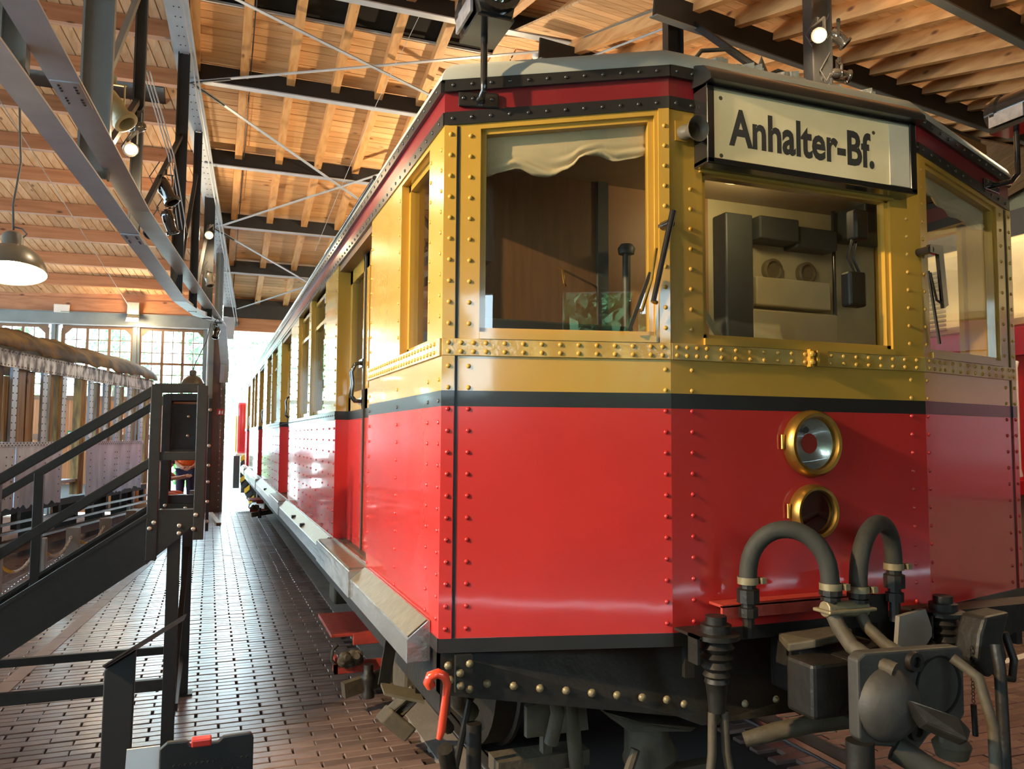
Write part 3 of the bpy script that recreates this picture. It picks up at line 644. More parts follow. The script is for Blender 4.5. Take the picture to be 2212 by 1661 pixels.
# ------------------------------ side walls
def side(sgn):
    X = XA if sgn < 0 else XB; n = V((sgn, 0, 0)); th = .045
    def bx(ya, yb, za, zb, m_, nm, o0=-th, o1=0.0, bev=0):
        return MB().box((X + sgn * o0, ya, za), (X + sgn * o1, yb, zb)).build(nm, m_, car, bevel=bev)
    doors = [(4.22, 5.42), (8.78, 9.98), (13.34, 14.54), (17.9, 19.1)]
    wins = [(6.05, 6.94), (7.10, 7.99), (10.62, 11.51), (11.67, 12.56), (15.18, 16.07), (16.23, 17.12)]
    cabw = (3.01, 3.50)
    y = YC; segs = []
    for d0, d1 in doors: segs.append((y, d0)); y = d1
    segs.append((y, YE))
    for (a, b) in segs:
        bx(a, b, Z1, ZS0, 'red', 'lower_panel'); 
        bx(a, b, ZS0, ZS1, 'black', 'stripe', o1=.006 if a > 5 else .0006)
        if a < 3:
            bx(a, b, ZS1, ZB0, 'yellow', 'waist_panel'); bx(a, b, ZB0, ZB1, 'beltyellow', 'waist_belt', o1=.009)
            for p, q in ((a, cabw[0]), (cabw[1], b)): bx(p, q, ZB1, R0, 'yellow', 'pillar')
            bx(cabw[0], cabw[1], R0 - .02, R0, 'yellow', 'window_head')
        else:
            edges = [a] + [e for w_ in wins if a < w_[0] < b for e in w_] + [b]
            for k in range(0, len(edges), 2): bx(edges[k], edges[k + 1], ZS1, R0, 'yellow', 'pillar')
    bx(YC, YE, R0, R1, 'black', 'cornice_band', o1=.006); bx(YC, YE, R1, R2, 'darkred', 'cornice_panel'); bx(YC, YE, R2, R3, 'black', 'roof_rim', o1=.016)
    bx(YC, YE, Z0, Z1, 'black', 'foot_band', o1=.004)
    allw = [(cabw[0], cabw[1], ZB1 + .005, R0 - .02)] + [(a, b, ZS1 + .012, R0 - .03) for a, b in wins]
    for a, b, z0, z1 in allw:
        fr_ = MB()
        for q in ((a, a + .03, z0, z1), (b - .03, b, z0, z1), (a, b, z0, z0 + .025), (a, b, z1 - .03, z1)): fr_.box((X - sgn * .075, q[0], q[2]), (X - sgn * .035, q[1], q[3]))
        if b - a > .6: fr_.box((X - sgn * .075, a, 2.60), (X - sgn * .03, b, 2.63))
        o = fr_.build('window_frame', 'yellow', car)
        MB().box((X - sgn * .058, a + .028, z0 + .02), (X - sgn * .054, b - .028, z1 - .028)).build('pane', 'glass', o)
    for k, (a, b) in enumerate(doors):
        rc = .12
        for q, m_ in (((Z1, ZS0), 'red'), ((ZS0, ZS1), 'black'), ((ZS1, R0), 'yellow')):
            MB().box((X - sgn * rc, a - .02, q[0]), (X - sgn * .001, a + .003, q[1])).build('door_jamb', m_, car); MB().box((X - sgn * rc, b - .004, q[0]), (X - sgn * .001, b + .02, q[1])).build('door_jamb', m_, car)
        mid = (a + b) / 2
        for j, (p, q) in enumerate(((a, mid - .006), (mid + .006, b))):
            leaf = MB().box((X - sgn * rc, p, Z1), (X - sgn * (rc - .035), q, ZS0)).build('door_leaf', 'red', car)
            MB().box((X - sgn * rc, p, ZS0), (X - sgn * (rc - .035), q, ZS1)).build('stripe', 'black', leaf)
            up = MB()
            for e in ((p, p + .09, ZS1, 2.83), (q - .09, q, ZS1, 2.83), (p, q, ZS1, ZS1 + .12), (p, q, 2.74, 2.83)): up.box((X - sgn * rc, e[0], e[2]), (X - sgn * (rc - .035), e[1], e[3]))
            up.build('upper_frame', 'yellow', leaf)
            MB().box((X - sgn * (rc - .012), p + .085, ZS1 + .115), (X - sgn * (rc - .016), q - .085, 2.745)).build('pane', 'glass', leaf)
        MB().box((X - sgn * (rc + .02), mid - .014, Z1), (X - sgn * (rc - .045), mid + .014, 2.83)).build('door_seal', 'rubber', car)
        MB().box((X - sgn * rc, a, 2.83), (X - sgn * .01, b, R0)).build('door_header', 'cabwood', car)
        if sgn < 0:
            hp = mid + .03; hx = X + rc - .04
            hd = MB().tube([(hx, hp + .0, 2.16), (hx - .045, hp, 2.15), (hx - .065, hp + .01, 2.10), (hx - .055, hp + .02, 2.03), (hx - .065, hp + .01, 1.95), (hx - .04, hp, 1.92), (hx, hp, 1.92)], .010, 8).tube([(hx, hp + .07, 2.16), (hx - .045, hp + .07, 2.15), (hx - .065, hp + .07, 2.10), (hx - .055, hp + .08, 2.03), (hx - .065, hp + .07, 1.95), (hx - .04, hp + .07, 1.92), (hx, hp + .07, 1.92)], .010, 8)
            hd.box((hx - .012, hp - .02, 2.13), (hx, hp + .09, 2.18)).box((hx - .012, hp - .02, 1.9), (hx, hp + .09, 1.94)).build('door_handle', 'lampblack', car, 50)
    if sgn < 0:
        a_, b_, c_ = MB(), MB(), MB()
        def rs(y, z, r=.0085, o=0.0): (a_ if ZS1 < z < R0 else b_ if z < ZS0 or R1 < z < R2 else c_).dome((X - o, y, z), (-1, 0, 0), r, seg=6)
        cols = [2.83, 2.985, 3.53, 4.195] + [5.47, 6.02, 7.02, 8.03, 8.74, 10.02, 10.58, 11.59, 12.6, 13.3, 14.58, 15.14, 16.15, 17.16, 17.86] + [5.7, 6.4, 6.75, 7.3, 7.65, 10.3, 11.0, 11.9]
        for n_, y in enumerate(cols):
            full = n_ < 19; z = 1.04
            while z < (2.84 if full else ZS0):
                if not (y < 5 and ZB0 - .01 < z < ZB1 + .01): rs(y, z)
                z += .0795 if y < 9 else .11
        y = 2.87
        while y < 4.2:
            for z in (ZB0 + .016, ZB1 - .016): rs(y, z, .0085, .009)
            y += .05
        y = 2.85
        while y < 20:
            rs(y, R0 + .025, .0075, .006); rs(y, (R2 + R3) / 2, .0075, .016)
            if y > 5.4: rs(y, (ZS0 + ZS1) / 2, .006, .006)
            y += .095 if y < 10 else .2
        a_.build('rivet_rows', 'rivyel', car, 60, kind='stuff', label='ochre rivets along the side'); b_.build('rivet_rows', 'rivred', car, 60, kind='stuff', label='red rivets along the side'); c_.build('rivet_rows', 'rivblk', car, 60, kind='stuff', label='black rivets along the side')
        # ghost lettering on the pillar
side(-1); side(1)
MB().box((XA, YE - .05, Z0), (XB, YE, R3)).build('rear_wall', 'yellow', car)
MB().box((XA + .05, YC, .97), (XB - .05, YE - .05, 1.02)).build('cab_floor', 'cabdark', car)
# ------------------------------ roof
out = [(XA, YE), (XA, YC), (1.64, YN), (2.942, YN), (XB, YC), (XB, YE)]
def ring(ins, dz):
    pts = []
    for k, (x, y) in enumerate(out):
        x2 = x + ins if x < XC else x - ins; y2 = y - min(ins, .2) if y > 10 else y + ins * (1.0 if k in (2, 3) else .9)
        if k in (2, 3): x2 = lerp(x, XC, min(1, ins / 1.5 * .55))
        pts.append((x2, y2, R3 + rise(min(max(x, XA), XB)) * (1 if y < 10 else 0) * max(0, 1 - ins * .6) + dz))
    return pts
rings = [ring(-.016, -.004), ring(-.016, .004), ring(.0, .045), ring(.035, .085), ring(.09, .115), ring(.25, .165), ring(.55, .225), ring(.95, .27), ring(1.4, .30)]
mb = MB()
for r_ in rings: mb.v += [tuple(p) for p in r_]
for a in range(len(rings) - 1):
    for k in range(6):
        k2 = (k + 1) % 6; mb.f.append((a * 6 + k, a * 6 + k2, a * 6 + 6 + k2, a * 6 + 6 + k))
mb.f.append(tuple(range(48, 54)))
mb.build('roof', 'roofgrey', car, 40)
gut = MB().tube([(XA - .012, 4.1, R3 + .03), (XA - .012, 18, R3 + .03)], .014, 8).build('roof_gutter', 'lampblack', car, 60)
# crumbling putty along the roof front, small horn cone and cables on top
mb = MB()
random.seed(5)
for k in range(26):
    t = k / 25; x = lerp(1.95, 2.80, t); mb.obox((x, 2.70 + .02 * math.sin(k), 3.275 + random.uniform(-.008, .012) - .02 * t), (.022, .01 * random.uniform(-1, 1), .006), (0, .02, .004), (0, 0, random.uniform(.012, .026)))
mb.build('roof_putty', mat('crumbling_putty', (.36, .36, .32), .9, var=.3, scale=40, bump=.8, bscale=60), car, kind='stuff')
MB().lathe((2.42, 3.0, 3.34), (0, 0, 1), [(.055, 0), (.06, .05), (.045, .06), (.04, .085), (.0, .2)], 14).build('roof_cone', 'domegrey', car, 50)
MB().tube([(2.30, 2.95, 3.36), (2.33, 2.95, 3.46), (2.22, 2.97, 3.52), (2.08, 3.0, 3.5), (2.0, 3.0, 3.40)], .010, 8).tube([(2.42, 3.0, 3.43), (2.5, 2.98, 3.47), (2.58, 2.98, 3.46), (2.62, 2.98, 3.43)], .010, 8).build('roof_cable', 'rubber', car, 60)
# ------------------------------ destination sign
sg = MB().box((1.755, 2.50, 2.765), (1.79, 2.60, 3.10)).box((2.80, 2.50, 2.765), (2.835, 2.60, 3.10)).box((1.755, 2.50, 2.762), (2.835, 2.60, 2.787)).box((1.755, 2.50, 3.065), (2.835, 2.60, 3.10)).box((1.76, 2.565, 2.77), (2.83, 2.60, 3.09)).build('sign_box', 'lampblack', car, bevel=.004)
MB().prism([(1.745, 2.455, 3.075), (1.745, 2.46, 3.10), (1.745, 2.50, 3.145), (1.745, 2.56, 3.17), (1.745, 2.61, 3.175), (1.745, 2.61, 3.09), (1.745, 2.51, 3.075)], (1.10, 0, 0)).build('sign_hood', 'black', sg, 40)
MB().box((1.79, 2.508, 2.787), (2.80, 2.515, 3.065)).build('sign_face', 'signface', sg)
MB().box((2.685, 2.505, 2.79), (2.797, 2.5075, 3.062)).build('sign_end_plate', mat('sign_end', (.55, .53, .42), .4), sg)
def text_mesh(body, name, m, x0, x1, z0, z1, y, parent, size=1.0, offset=.0, axis='front', depth=.0012):
    cu = bpy.data.curves.new(name, 'FONT'); cu.body = body; cu.size = size; cu.offset = offset; cu.extrude = .5; cu.resolution_u = 3
    o = bpy.data.objects.new(name, cu); C.objects.link(o)
    dg = bpy.context.evaluated_depsgraph_get(); me = bpy.data.meshes.new_from_object(o.evaluated_get(dg)); C.objects.unlink(o); bpy.data.objects.remove(o)
    xs = [v.co.x for v in me.vertices]; ys = [v.co.y for v in me.vertices]; ax, bx_, ay, by_ = min(xs), max(xs), min(ys), max(ys)
    for v in me.vertices:
        tx = (v.co.x - ax) / (bx_ - ax); tz = (v.co.y - ay) / (by_ - ay)
        if axis == 'front': v.co = (lerp(x0, x1, tx), y - depth * (1 if v.co.z > 0 else 0), lerp(z0, z1, tz))
        else: v.co = (y - depth * (1 if v.co.z > 0 else 0), lerp(x0, x1, tx), lerp(z0, z1, tz))
    me.name = name; me.materials.clear(); me.materials.append(M[m] if isinstance(m, str) else m)
    ob = bpy.data.objects.new(name, me); C.objects.link(ob); adopt(ob, parent); return ob
text_mesh('Anhalter-Bf.', 'lettering', 'signink', 1.862, 2.60, 2.845, 2.998, 2.508, sg, offset=.028)
mb = MB()
for x, z in ((1.825, 3.03), (1.825, 2.80), (2.60, 3.005)): mb.dome((x, 2.508, z), (0, -1, 0), .009, .3)
mb.build('sign_screw', 'brown', sg)
# ------------------------------ head and tail lamps
for (z, ro, lens_, nm) in ((1.684, .137, 'lens', 'headlight'), (1.407, .113, 'redlens', 'tail_light')):
    c = (2.297, YN, z)
    hl = MB().lathe(c, (0, -1, 0), [(ro * .98, 0), (ro, .015), (ro * .97, .04), (ro * .90, .052), (ro * .80, .05), (ro * .765, .035), (ro * .765, .015)], 40).build(nm, 'brass', car, 50)
    prof = [(ro * .77, .018), (ro * .6, .008), (ro * .3, .0), (.02, -.004), (0, -.004)] if lens_ == 'lens' else [(ro * .77, .018), (0, .024)]
    MB().lathe(c, (0, -1, 0), prof, 36).build('reflector', lens_, hl, 60)
    MB().lathe(c, (0, -1, 0), [(ro * .775, .03), (ro * .5, .038), (0, .042)], 36).build('lens_glass', 'headglass' if lens_ == 'lens' else 'redlens', hl, 60)
    MB().cyl((2.297 - ro - .008, YN - .012, z - .022), (2.297 - ro - .008, YN - .012, z + .035), .007, seg=8).build('hinge', 'brass', hl)
    if lens_ == 'lens': MB().lathe((c[0] - .03, YN - .006, z + .055), (0, -1, 0), [(.014, 0), (.014, .012), (0, .012)], 12).build('bulb', 'hazb', hl)
# ------------------------------ horn, wipers
hn = MB().lathe((1.70, YN + .0, 2.90), V((.1, -1, -.15)), [(.028, 0), (.03, .03), (.026, .045), (.028, .06), (.043, .085), (.05, .10), (.046, .098), (.03, .07)], 18).build('horn', 'domegrey', car, 50)
MB().box((1.665, YN - .006, 2.865), (1.725, YN, 2.945)).build('horn_plate', 'yellow', hn)
wp_ = thing  # (wipers are parts of the railcar)
w1 = MB().cyl((1.612, 2.61, 2.52), (1.615, 2.54, 2.52), .018, seg=14).build('wiper', 'lampblack', car, 50)
MB().tube([(1.622, 2.535, 2.565), (1.53, 2.53, 2.21)], [.014, .010], 8).build('wiper_motor_arm', 'lampblack', w1, 60)
MB().tube([(1.56, 2.555, 2.42), (1.535, 2.55, 2.30), (1.505, 2.57, 2.18)], .006, 6).tube([(1.53, 2.54, 2.215), (1.555, 2.545, 2.21)], .008, 6).build('wiper_arm', 'brass', w1, 60)
MB().beam((1.545, 2.575, 2.33), (1.463, 2.595, 2.105), .008, .014).build('wiper_blade', 'rubber', w1)
w2 = MB().cyl((2.925, 2.60, 2.535), (2.925, 2.52, 2.535), .018, seg=14).build('wiper', 'lampblack', car, 50)
MB().prism([(2.915, 2.535, 2.555), (3.02, 2.56, 2.565), (3.055, 2.57, 2.30), (3.02, 2.562, 2.285), (2.985, 2.552, 2.52), (2.915, 2.535, 2.52)], (0, -.02, 0)).build('wiper_motor_arm', 'lampblack', w2)
MB().tube([(3.03, 2.55, 2.30), (2.99, 2.555, 2.32), (2.95, 2.55, 2.44)], .006, 6).build('wiper_arm', 'lampblack', w2, 60)
MB().beam((2.955, 2.565, 2.45), (3.035, 2.585, 2.13), .008, .014).build('wiper_blade', 'rubber', w2)
# ------------------------------ lanterns on curved brackets
def lantern(base, x_top, sgn, lab):
    i = 0 if sgn < 0 else 2
    n = (fpt(i, 0, 0, 1) - fpt(i, 0, 0, 0)); bx_, bz = base; t = fx(i, bx_)
    mb = panel(MB(), i, bx_ - .075, bx_ + .075, bz - .028, bz + .03, o0=.0, o1=.014)
    br = mb.build('lamp_bracket', 'lampblack', car, bevel=.006)
    p = fpt(i, t, bz, .012); top = V((x_top, p.y - .05, bz + (.235 if sgn < 0 else .29)))
    MB().tube([p, p + V((0, -.035, -.002)), V((lerp(p.x, top.x, .5), top.y - .004, bz + .012)), V((top.x, top.y, bz + .06)), V((top.x, top.y, bz + .13)), top], .0135, 10).build('lamp_pole', 'lampblack', br, 60)
    mb = MB()
    for k in (-.055, -.02, .05): mb.dome(fpt(i, fx(i, bx_ + k), bz + .004, .014), n, .009)
    mb.build('bracket_bolt', 'lampblack', br, 60)
    c = top + V((0, 0, .105)); y0, y1 = c.y - .16, c.y + .12
    body = MB().lathe((c.x, y0, c.z), (0, 1, 0), [(.07, 0), (.092, 0), (.094, .02), (.084, .03), (.084, .2), (.094, .21), (.094, .235), (.084, .245), (.084, .27), (.0, .28)], 28).build('lantern', 'lampblack', car, 40)
    MB().lathe((c.x, y0 + .012, c.z), (0, -1, 0), [(.07, 0), (.05, .01), (0, .014)], 24).build('lens_glass', 'headglass', body, 60)
    MB().prism([(c.x - .06, y0 + .02, c.z - .10), (c.x + .06, y0 + .02, c.z - .10), (c.x + .075, y0 + .02, c.z - .03), (c.x - .075, y0 + .02, c.z - .03)], (0, .24, 0)).build('lantern_base', 'lampblack', body)
    MB().box((c.x - .088, y0 + .06, c.z - .085), (c.x - .078, y0 + .24, c.z - .02)).build('side_plate', 'lampplate', body)
    MB().box((c.x - .07, y0 + .03, c.z - .112), (c.x + .07, y0 + .25, c.z - .10)).build('base_plate', 'lampblack', body)
lantern((.915, 2.975), .915, -1, ''); lantern((3.60, 2.965), 3.72, 1, '')
# ------------------------------ step board along the side
X = XA
st = MB()
prof = [(.70, .868), (.70, .955), (.706, .962), (.778, 1.018), (.79, 1.018), (.79, .868)]
def sill(y0, y1, top): 
    if top == 'slope': pr = prof
    else: pr = [(.690, .868), (.690, 1.0), (.694, 1.006), (.80, 1.012), (.80, .868)]
    return MB().prism([(x, y0, z) for x, z in pr][::-1], (0, y1 - y0, 0))
ys = [2.90]
for d0, d1 in ((4.22, 5.42), (8.78, 9.98), (13.34, 14.54), (17.9, 19.1)):
    sb_ = sill(ys[-1], d0 - .06, 'slope').build('step_board', 'silver', car, bevel=.003); MB().prism([(.704, ys[-1] + .004, .963), (.776, ys[-1] + .004, 1.0195), (.776, d0 - .064, 1.0195), (.704, d0 - .064, .963)], (-.002, 0, .003)).build('step_top', 'steptop', sb_); s_ = sill(d0 - .06, d1 + .06, 'flat').build('door_step', 'silver', car, bevel=.003)
    MB().box((.70, d0 - .02, 1.008), (.905, d1 + .02, 1.016)).build('step_tread', 'steptop', s_); ys.append(d1 + .06)
    MB().box((.792, d0, 1.016), (.80, d1, 1.03)).build('step_ridge', 'silver', s_)
sill(ys[-1], YE, 'slope').build('step_board', 'silver', car, bevel=.003)
for y in (6.6, 7.3, 11.2): MB().box((.70, y, .972), (.735, y + .05, .998)).build('step_slot', 'hazb', car)
# ------------------------------ cab interior
MB().box((2.54, 3.62, 1.02), (XB - .06, 3.66, 3.1)).build('cab_partition', 'cream', car)
MB().box((1.87, 3.62, 1.02), (2.54, 3.66, 3.1)).build('cab_partition', mat('brown_varnish_panel', (.36, .20, .09), .5, var=.1), car)
MB().box((XA + .06, 3.60, 1.02), (1.87, 3.66, 3.1)).build('cab_door', 'cabwood', car)
MB().box((XA + .06, 2.86, 3.03), (XB - .06, 3.62, 3.05)).build('cab_ceiling', 'cabceil', car)
MB().box((1.84, 3.58, 1.02), (1.90, 3.62, 3.05)).build('door_post', 'cabdark', car)
MB().box((2.57, 3.5, 2.0), (2.75, 3.62, 2.93)).build('switch_cabinet', 'cabdark', car, bevel=.01)
MB().box((2.78, 3.48, 2.80), (3.05, 3.62, 2.93)).build('relay_box', 'cabdark', car, bevel=.01); MB().box((3.05, 3.5, 2.78), (3.34, 3.62, 2.90)).build('relay_box', 'cabdark', car, bevel=.01)
MB().box((3.40, 3.35, 2.86), (3.72, 3.62, 3.04)).build('fuse_box', 'cabdark', car, bevel=.01)
MB().box((2.79, 3.53, 2.44), (3.31, 3.62, 2.60)).build('desk_panel', 'cream', car, bevel=.008)
MB().box((2.74, 3.50, 2.22), (3.33, 3.62, 2.41)).build('desk_panel', 'cream', car, bevel=.008)
for x in (2.96, 3.20):
    MB().lathe((x, 3.62, 2.66), (0, -1, 0), [(.065, 0), (.065, .03), (.05, .035), (.046, .02), (0, .02)], 20).build('gauge', 'ironball', car, 50)
MB().tube([(3.36, 3.55, 1.02), (3.355, 3.55, 3.03)], .011, 8).build('grab_pole', 'lampblack', car, 60)
MB().tube([(1.96, 3.5, 1.02), (1.96, 3.5, 2.64)], .02, 10).build('brake_column', 'cabdark', car, 60)
MB().lathe((1.96, 3.5, 2.64), (0, 0, 1), [(.0, 0), (.04, 0), (.045, .03), (.03, .05), (0, .05)], 14).build('brake_cap', 'cabdark', car, 50)
MB().box((1.02, 3.2, 1.02), (1.83, 3.45, 2.22)).build('instrument_cupboard', 'cabdark', car, bevel=.01)
MB().box((1.0, 3.0, 2.42), (1.06, 3.2, 2.75)).build('cab_bracket', 'cabwood', car)
MB().box((2.66, 2.72, 2.30), (2.76, 2.78, 2.46)).box((2.68, 2.70, 2.60), (2.76, 2.76, 2.74)).build('handset', 'plastic', car, bevel=.012)
MB().tube([(2.72, 2.74, 2.60), (2.70, 2.74, 2.52), (2.735, 2.74, 2.46)], .007, 6).tube([(2.69, 2.73, 2.61), (2.66, 2.73, 2.52), (2.70, 2.73, 2.45)], .006, 6).build('handset_cord', 'plastic', car, 60)
MB().beam((1.80, 2.66, 2.26), (1.97, 2.70, 2.09), .03, .006, (0, -1, 0)).build('strut', 'cream', car)
MB().tube([(1.62, 3.59, 2.56), (1.62, 3.54, 2.54), (1.625, 3.53, 2.47), (1.64, 3.545, 2.46)], .006, 6).build('coat_hook', 'brass', car, 60)
MB().lathe((2.4, 3.2, 3.03), (0, 0, -1), [(0, 0), (.06, 0), (.06, .02), (.045, .05), (0, .06)], 16).build('added_cab_lamp', 'domewhite', car, 50)  # fixture added to carry the cab fill light
lamp('POINT', (2.5, 3.15, 2.92), 6, (1, .78, .42), size=.05)  # added fill light that brightens the cab interior
# ------------------------------ headstock and underframe
hs = MB().prism([(.80, 2.80, .925), (.80, 2.80, .775), (1.70, 2.66, .64), (1.80, 2.64, .60), (2.78, 2.64, .60), (3.78, 2.80, .775), (3.78, 2.80, .925)], (0, .05, 0)).build('headstock', 'iron', car)
MB().box((.80, 2.80, .70), (.84, 20.1, .92)).box((3.74, 2.80, .70), (3.78, 20.1, .92)).build('sole_bar', 'iron', car)
MB().prism([(.845, 2.775, .92), (.845, 2.775, .79), (.905, 2.765, .78), (.905, 2.765, .92)], (0, -.02, 0)).build('end_bracket', 'iron', car)
MB().prism([(1.70, 2.62, .92), (1.70, 2.62, .80), (1.735, 2.61, .80), (1.735, 2.61, .92)], (0, -.02, 0)).build('end_bracket', 'iron', car)
mb = MB()
for k in range(8):
    t = k / 7; mb.dome((lerp(.97, 1.66, t), lerp(2.775, 2.665, t), lerp(.805, .705, t)), (-.15, -1, 0), .016, .9, 9)
for x, z in ((.815, .89), (.822, .84), (.86, .86), (.862, .815), (.895, .89), (.895, .80)): mb.dome((x, 2.75, z), (-.1, -1, 0), .015, .9, 9)
for x, z in ((1.72, .69), (1.85, .66), (2.0, .66), (2.15, .66), (2.6, .66)): mb.dome((x, 2.64, z), (0, -1, 0), .015, .9, 9)
mb.build('headstock_rivets', 'ironball', car, 60, kind='stuff')
# red hand lever
MB().tube([(.745, 2.72, .835), (.735, 2.715, .85), (.74, 2.71, .872), (.765, 2.705, .88), (.79, 2.705, .868), (.80, 2.71, .84), (.797, 2.72, .78), (.79, 2.735, .68), (.782, 2.74, .645)], [.018, .02, .019, .018, .017, .015, .014, .016, .011], 10).build('hand_lever', 'levred', car, 70)
MB().tube([(.80, 2.74, .70), (.83, 2.78, .66)], .02, 8).tube([(.81, 2.76, .60), (.84, 2.80, .5)], .03, 8).build('lever_pivot', 'iron', car, 60)
MB().tube([(.93, 2.80, .66), (.93, 2.80, .45)], .028, 10).build('pipe_stub', 'iron', car, 60)
# wheels and bogies
def bogie(yc):
    b = MB().box((1.10, yc - 1.75, .50), (1.16, yc + 1.75, .66)).box((3.42, yc - 1.75, .50), (3.48, yc + 1.75, .66)).box((1.10, yc - .25, .45), (3.48, yc + .25, .70)).box((1.1, yc - 1.75, .52), (3.48, yc - 1.65, .66)).build('bogie', 'iron', car)
    for dy in (-1.25, 1.25):
        for x, s in ((1.40, 1), (3.05, 1)):
            MB().lathe((x, yc + dy, .465), (1, 0, 0), [(.0, 0), (.12, -.02), (.14, .02), (.38, .03), (.40, 0), (.45, 0), (.45, .12), (.47, .13), (.47, .15), (0, .15)], 32).build('wheel', 'iron', b, 40)
        MB().cyl((1.2, yc + dy, .465), (3.3, yc + dy, .465), .07, seg=14).build('axle', 'iron', b)
        for x in (1.06, 3.52): MB().box((x - .07, yc + dy - .14, .32), (x + .07, yc + dy + .14, .60)).build('axle_box', 'brown', b, bevel=.02)
    # collector gear: red plank with bracket below
    MB().box((.76, yc - .35, .415), (1.10, yc + .30, .435)).box((.90, yc - .36, .36), (1.1, yc - .34, .435)).build('collector_plank', 'brackred', b, bevel=.004)
    MB().box((.78, yc - .40, .20), (1.1, yc - .34, .26)).box((.78, yc - .40, .20), (.80, yc - .30, .30)).build('collector_shoe', 'brackred', b)
    MB().beam((.80, yc - .62, .165), (1.2, yc - .50, .215), .05, .09).build('collector_beam', 'brown', b)
    MB().tube([(.955, yc - .60, .10), (.955, yc - .60, .28)], [.03, .03], 8).lathe((.955, yc - .60, .1), (0, 0, 1), [(.04, 0), (.04, .03), (.03, .05), (.045, .1), (.045, .13), (.03, .15), (.03, .2), (0, .2)], 12).build('insulator', 'iron', b, 50)
    mb = MB()
    random.seed(3)
    for k in range(9): mb.lathe((.83 + .03 * (k % 4), yc - .36 - .01 * k, .26 + .025 * (k // 3) + random.uniform(-.01, .01)), (random.uniform(-.4, .4), -1, .2), [(.0, 0), (.035, 0), (.035, .03), (.02, .04), (.02, .06), (0, .06)], 10)
    mb.build('collector_fittings', 'brown', b, 50, kind='stuff')
    MB().tube([(.80, yc - .36, .37), (.765, yc - .40, .35), (.755, yc - .42, .30), (.775, yc - .42, .27)], .01, 6).build('collector_cable', 'rubber', b, 60)
bogie(5.55); bogie(16.9)
# foot stirrup below the step and levers under the corner
sp = MB().beam((.75, 3.33, .93), (.715, 3.36, .66), .012, .05, (1, 0, 0)).beam((.86, 3.30, .93), (.86, 3.30, .60), .012, .05, (1, 0, 0)).build('stirrup', 'iron', car)
MB().prism([(.70, 3.36, .66), (.70, 3.28, .64), (.86, 3.24, .60), (.86, 3.32, .62)], (0, 0, .012)).build('stirrup_step', 'steptop', sp)
MB().beam((1.0, 4.0, .42), (.90, 4.25, .22), .02, .05).beam((1.06, 4.0, .42), (.96, 4.2, .22), .02, .05).prism([(.86, 4.1, .24), (.86, 4.26, .22), (.94, 4.30, .13), (1.0, 4.22, .10), (.98, 4.06, .14)], (.06, 0, .06)).build('track_guard', 'brown', car, bevel=.01)
MB().tube([(1.1, 3.1, .78), (1.0, 3.2, .70), (1.02, 3.3, .58), (1.1, 3.35, .50)], .04, 10).tube([(1.05, 3.1, .80), (1.05, 3.3, .62)], .06, 10).build('brake_pipe', 'brown', car, 60)
MB().tube([(.98, 3.0, .68), (.93, 3.02, .42), (.95, 3.0, .36), (1.15, 2.95, .40)], .013, 6).build('cable_loop', 'iron', car, 60)
# shoe gear under the front: bent brackets, cylinder, arms
MB().prism([(1.22, 3.0, .62), (1.45, 2.95, .70), (1.47, 2.95, .52), (1.22, 3.0, .50)], (0, .03, 0)).box((1.10, 3.0, .36), (1.5, 3.12, .42)).box((1.15, 3.02, .0), (1.19, 3.06, .4)).box((1.30, 3.02, .05), (1.34, 3.06, .55)).build('gear_bracket', 'brown', car)
MB().tube([(1.30, 2.92, .72), (1.31, 2.90, .62), (1.29, 2.92, .5)], .028, 10).tube([(1.40, 2.98, .66), (1.43, 2.96, .3), (1.52, 3.0, .02)], .03, 10).build('gear_pipe', 'brown', car, 60)
MB().prism([(1.52, 2.90, .60), (1.62, 2.78, .585), (1.86, 2.76, .545), (1.86, 2.80, .515), (1.60, 2.84, .53)], (0, .16, 0)).build('gear_cover', 'brown', car, bevel=.005)
MB().lathe((1.74, 2.92, .38), V((-.25, -.1, 1)), [(.0, 0), (.11, 0), (.115, .02), (.105, .04), (.085, .15), (.05, .19), (0, .2)], 22).build('brake_cylinder', 'brown', car, 40)
MB().beam((1.60, 2.84, .34), (1.95, 2.80, .37), .06, .05).tube([(1.60, 2.80, .48), (1.56, 2.80, .38), (1.60, 2.84, .2)], .02, 8).build('brake_lever', 'brown', car)
MB().tube([(1.98, 2.62, .53), (2.08, 2.56, .57), (2.22, 2.52, .595), (2.42, 2.48, .60)], [.03, .036, .036, .03], 8).build('guard_arm', 'brown', car, 60)
# ------------------------------ spring boxes, hose brackets, hoses
def bellows(x, y):
    b = MB().lathe((x, y, .72), (0, 0, 1), [(.0, 0), (.03, 0), (.035, .06), (.04, .10), (.045, .105), (.04, .12), (.05, .13), (.04, .145), (.055, .16), (.042, .18), (.06, .195), (.045, .21), (.065, .23), (.05, .25), (.085, .262), (.085, .278), (.055, .282), (.055, .31), (.038, .312), (.038, .34), (0, .34)], 18).build('spring_post', 'iron', car, 40)
    MB().box((x - .10, y - .03, 1.0), (x - .09, y + .03, .9)).box((x - .10, y - .03, .99), (x + .05, y + .12, 1.0)).build('spring_bracket', 'iron', b)
    MB().tube([(x - .02, y, .72), (x - .03, y - .01, .58), (x - .05, y - .02, .48)], .016, 8).tube([(x + .03, y, .72), (x + .03, y - .01, .58), (x + .045, y - .02, .48)], .016, 8).lathe((x, y - .02, .40), (0, 0, 1), [(0, 0), (.06, .02), (.075, .07), (.05, .1), (0, .1)], 14).build('spring_fork', 'brown', b, 50)
bellows(1.735, 2.45); bellows(2.85, 2.45)
hbr = MB().box((1.80, 2.50, 1.03), (2.54, 2.512, 1.078)).box((1.80, 2.50, 1.072), (2.54, 2.585, 1.082)).build('hose_bracket', 'brackred', car)
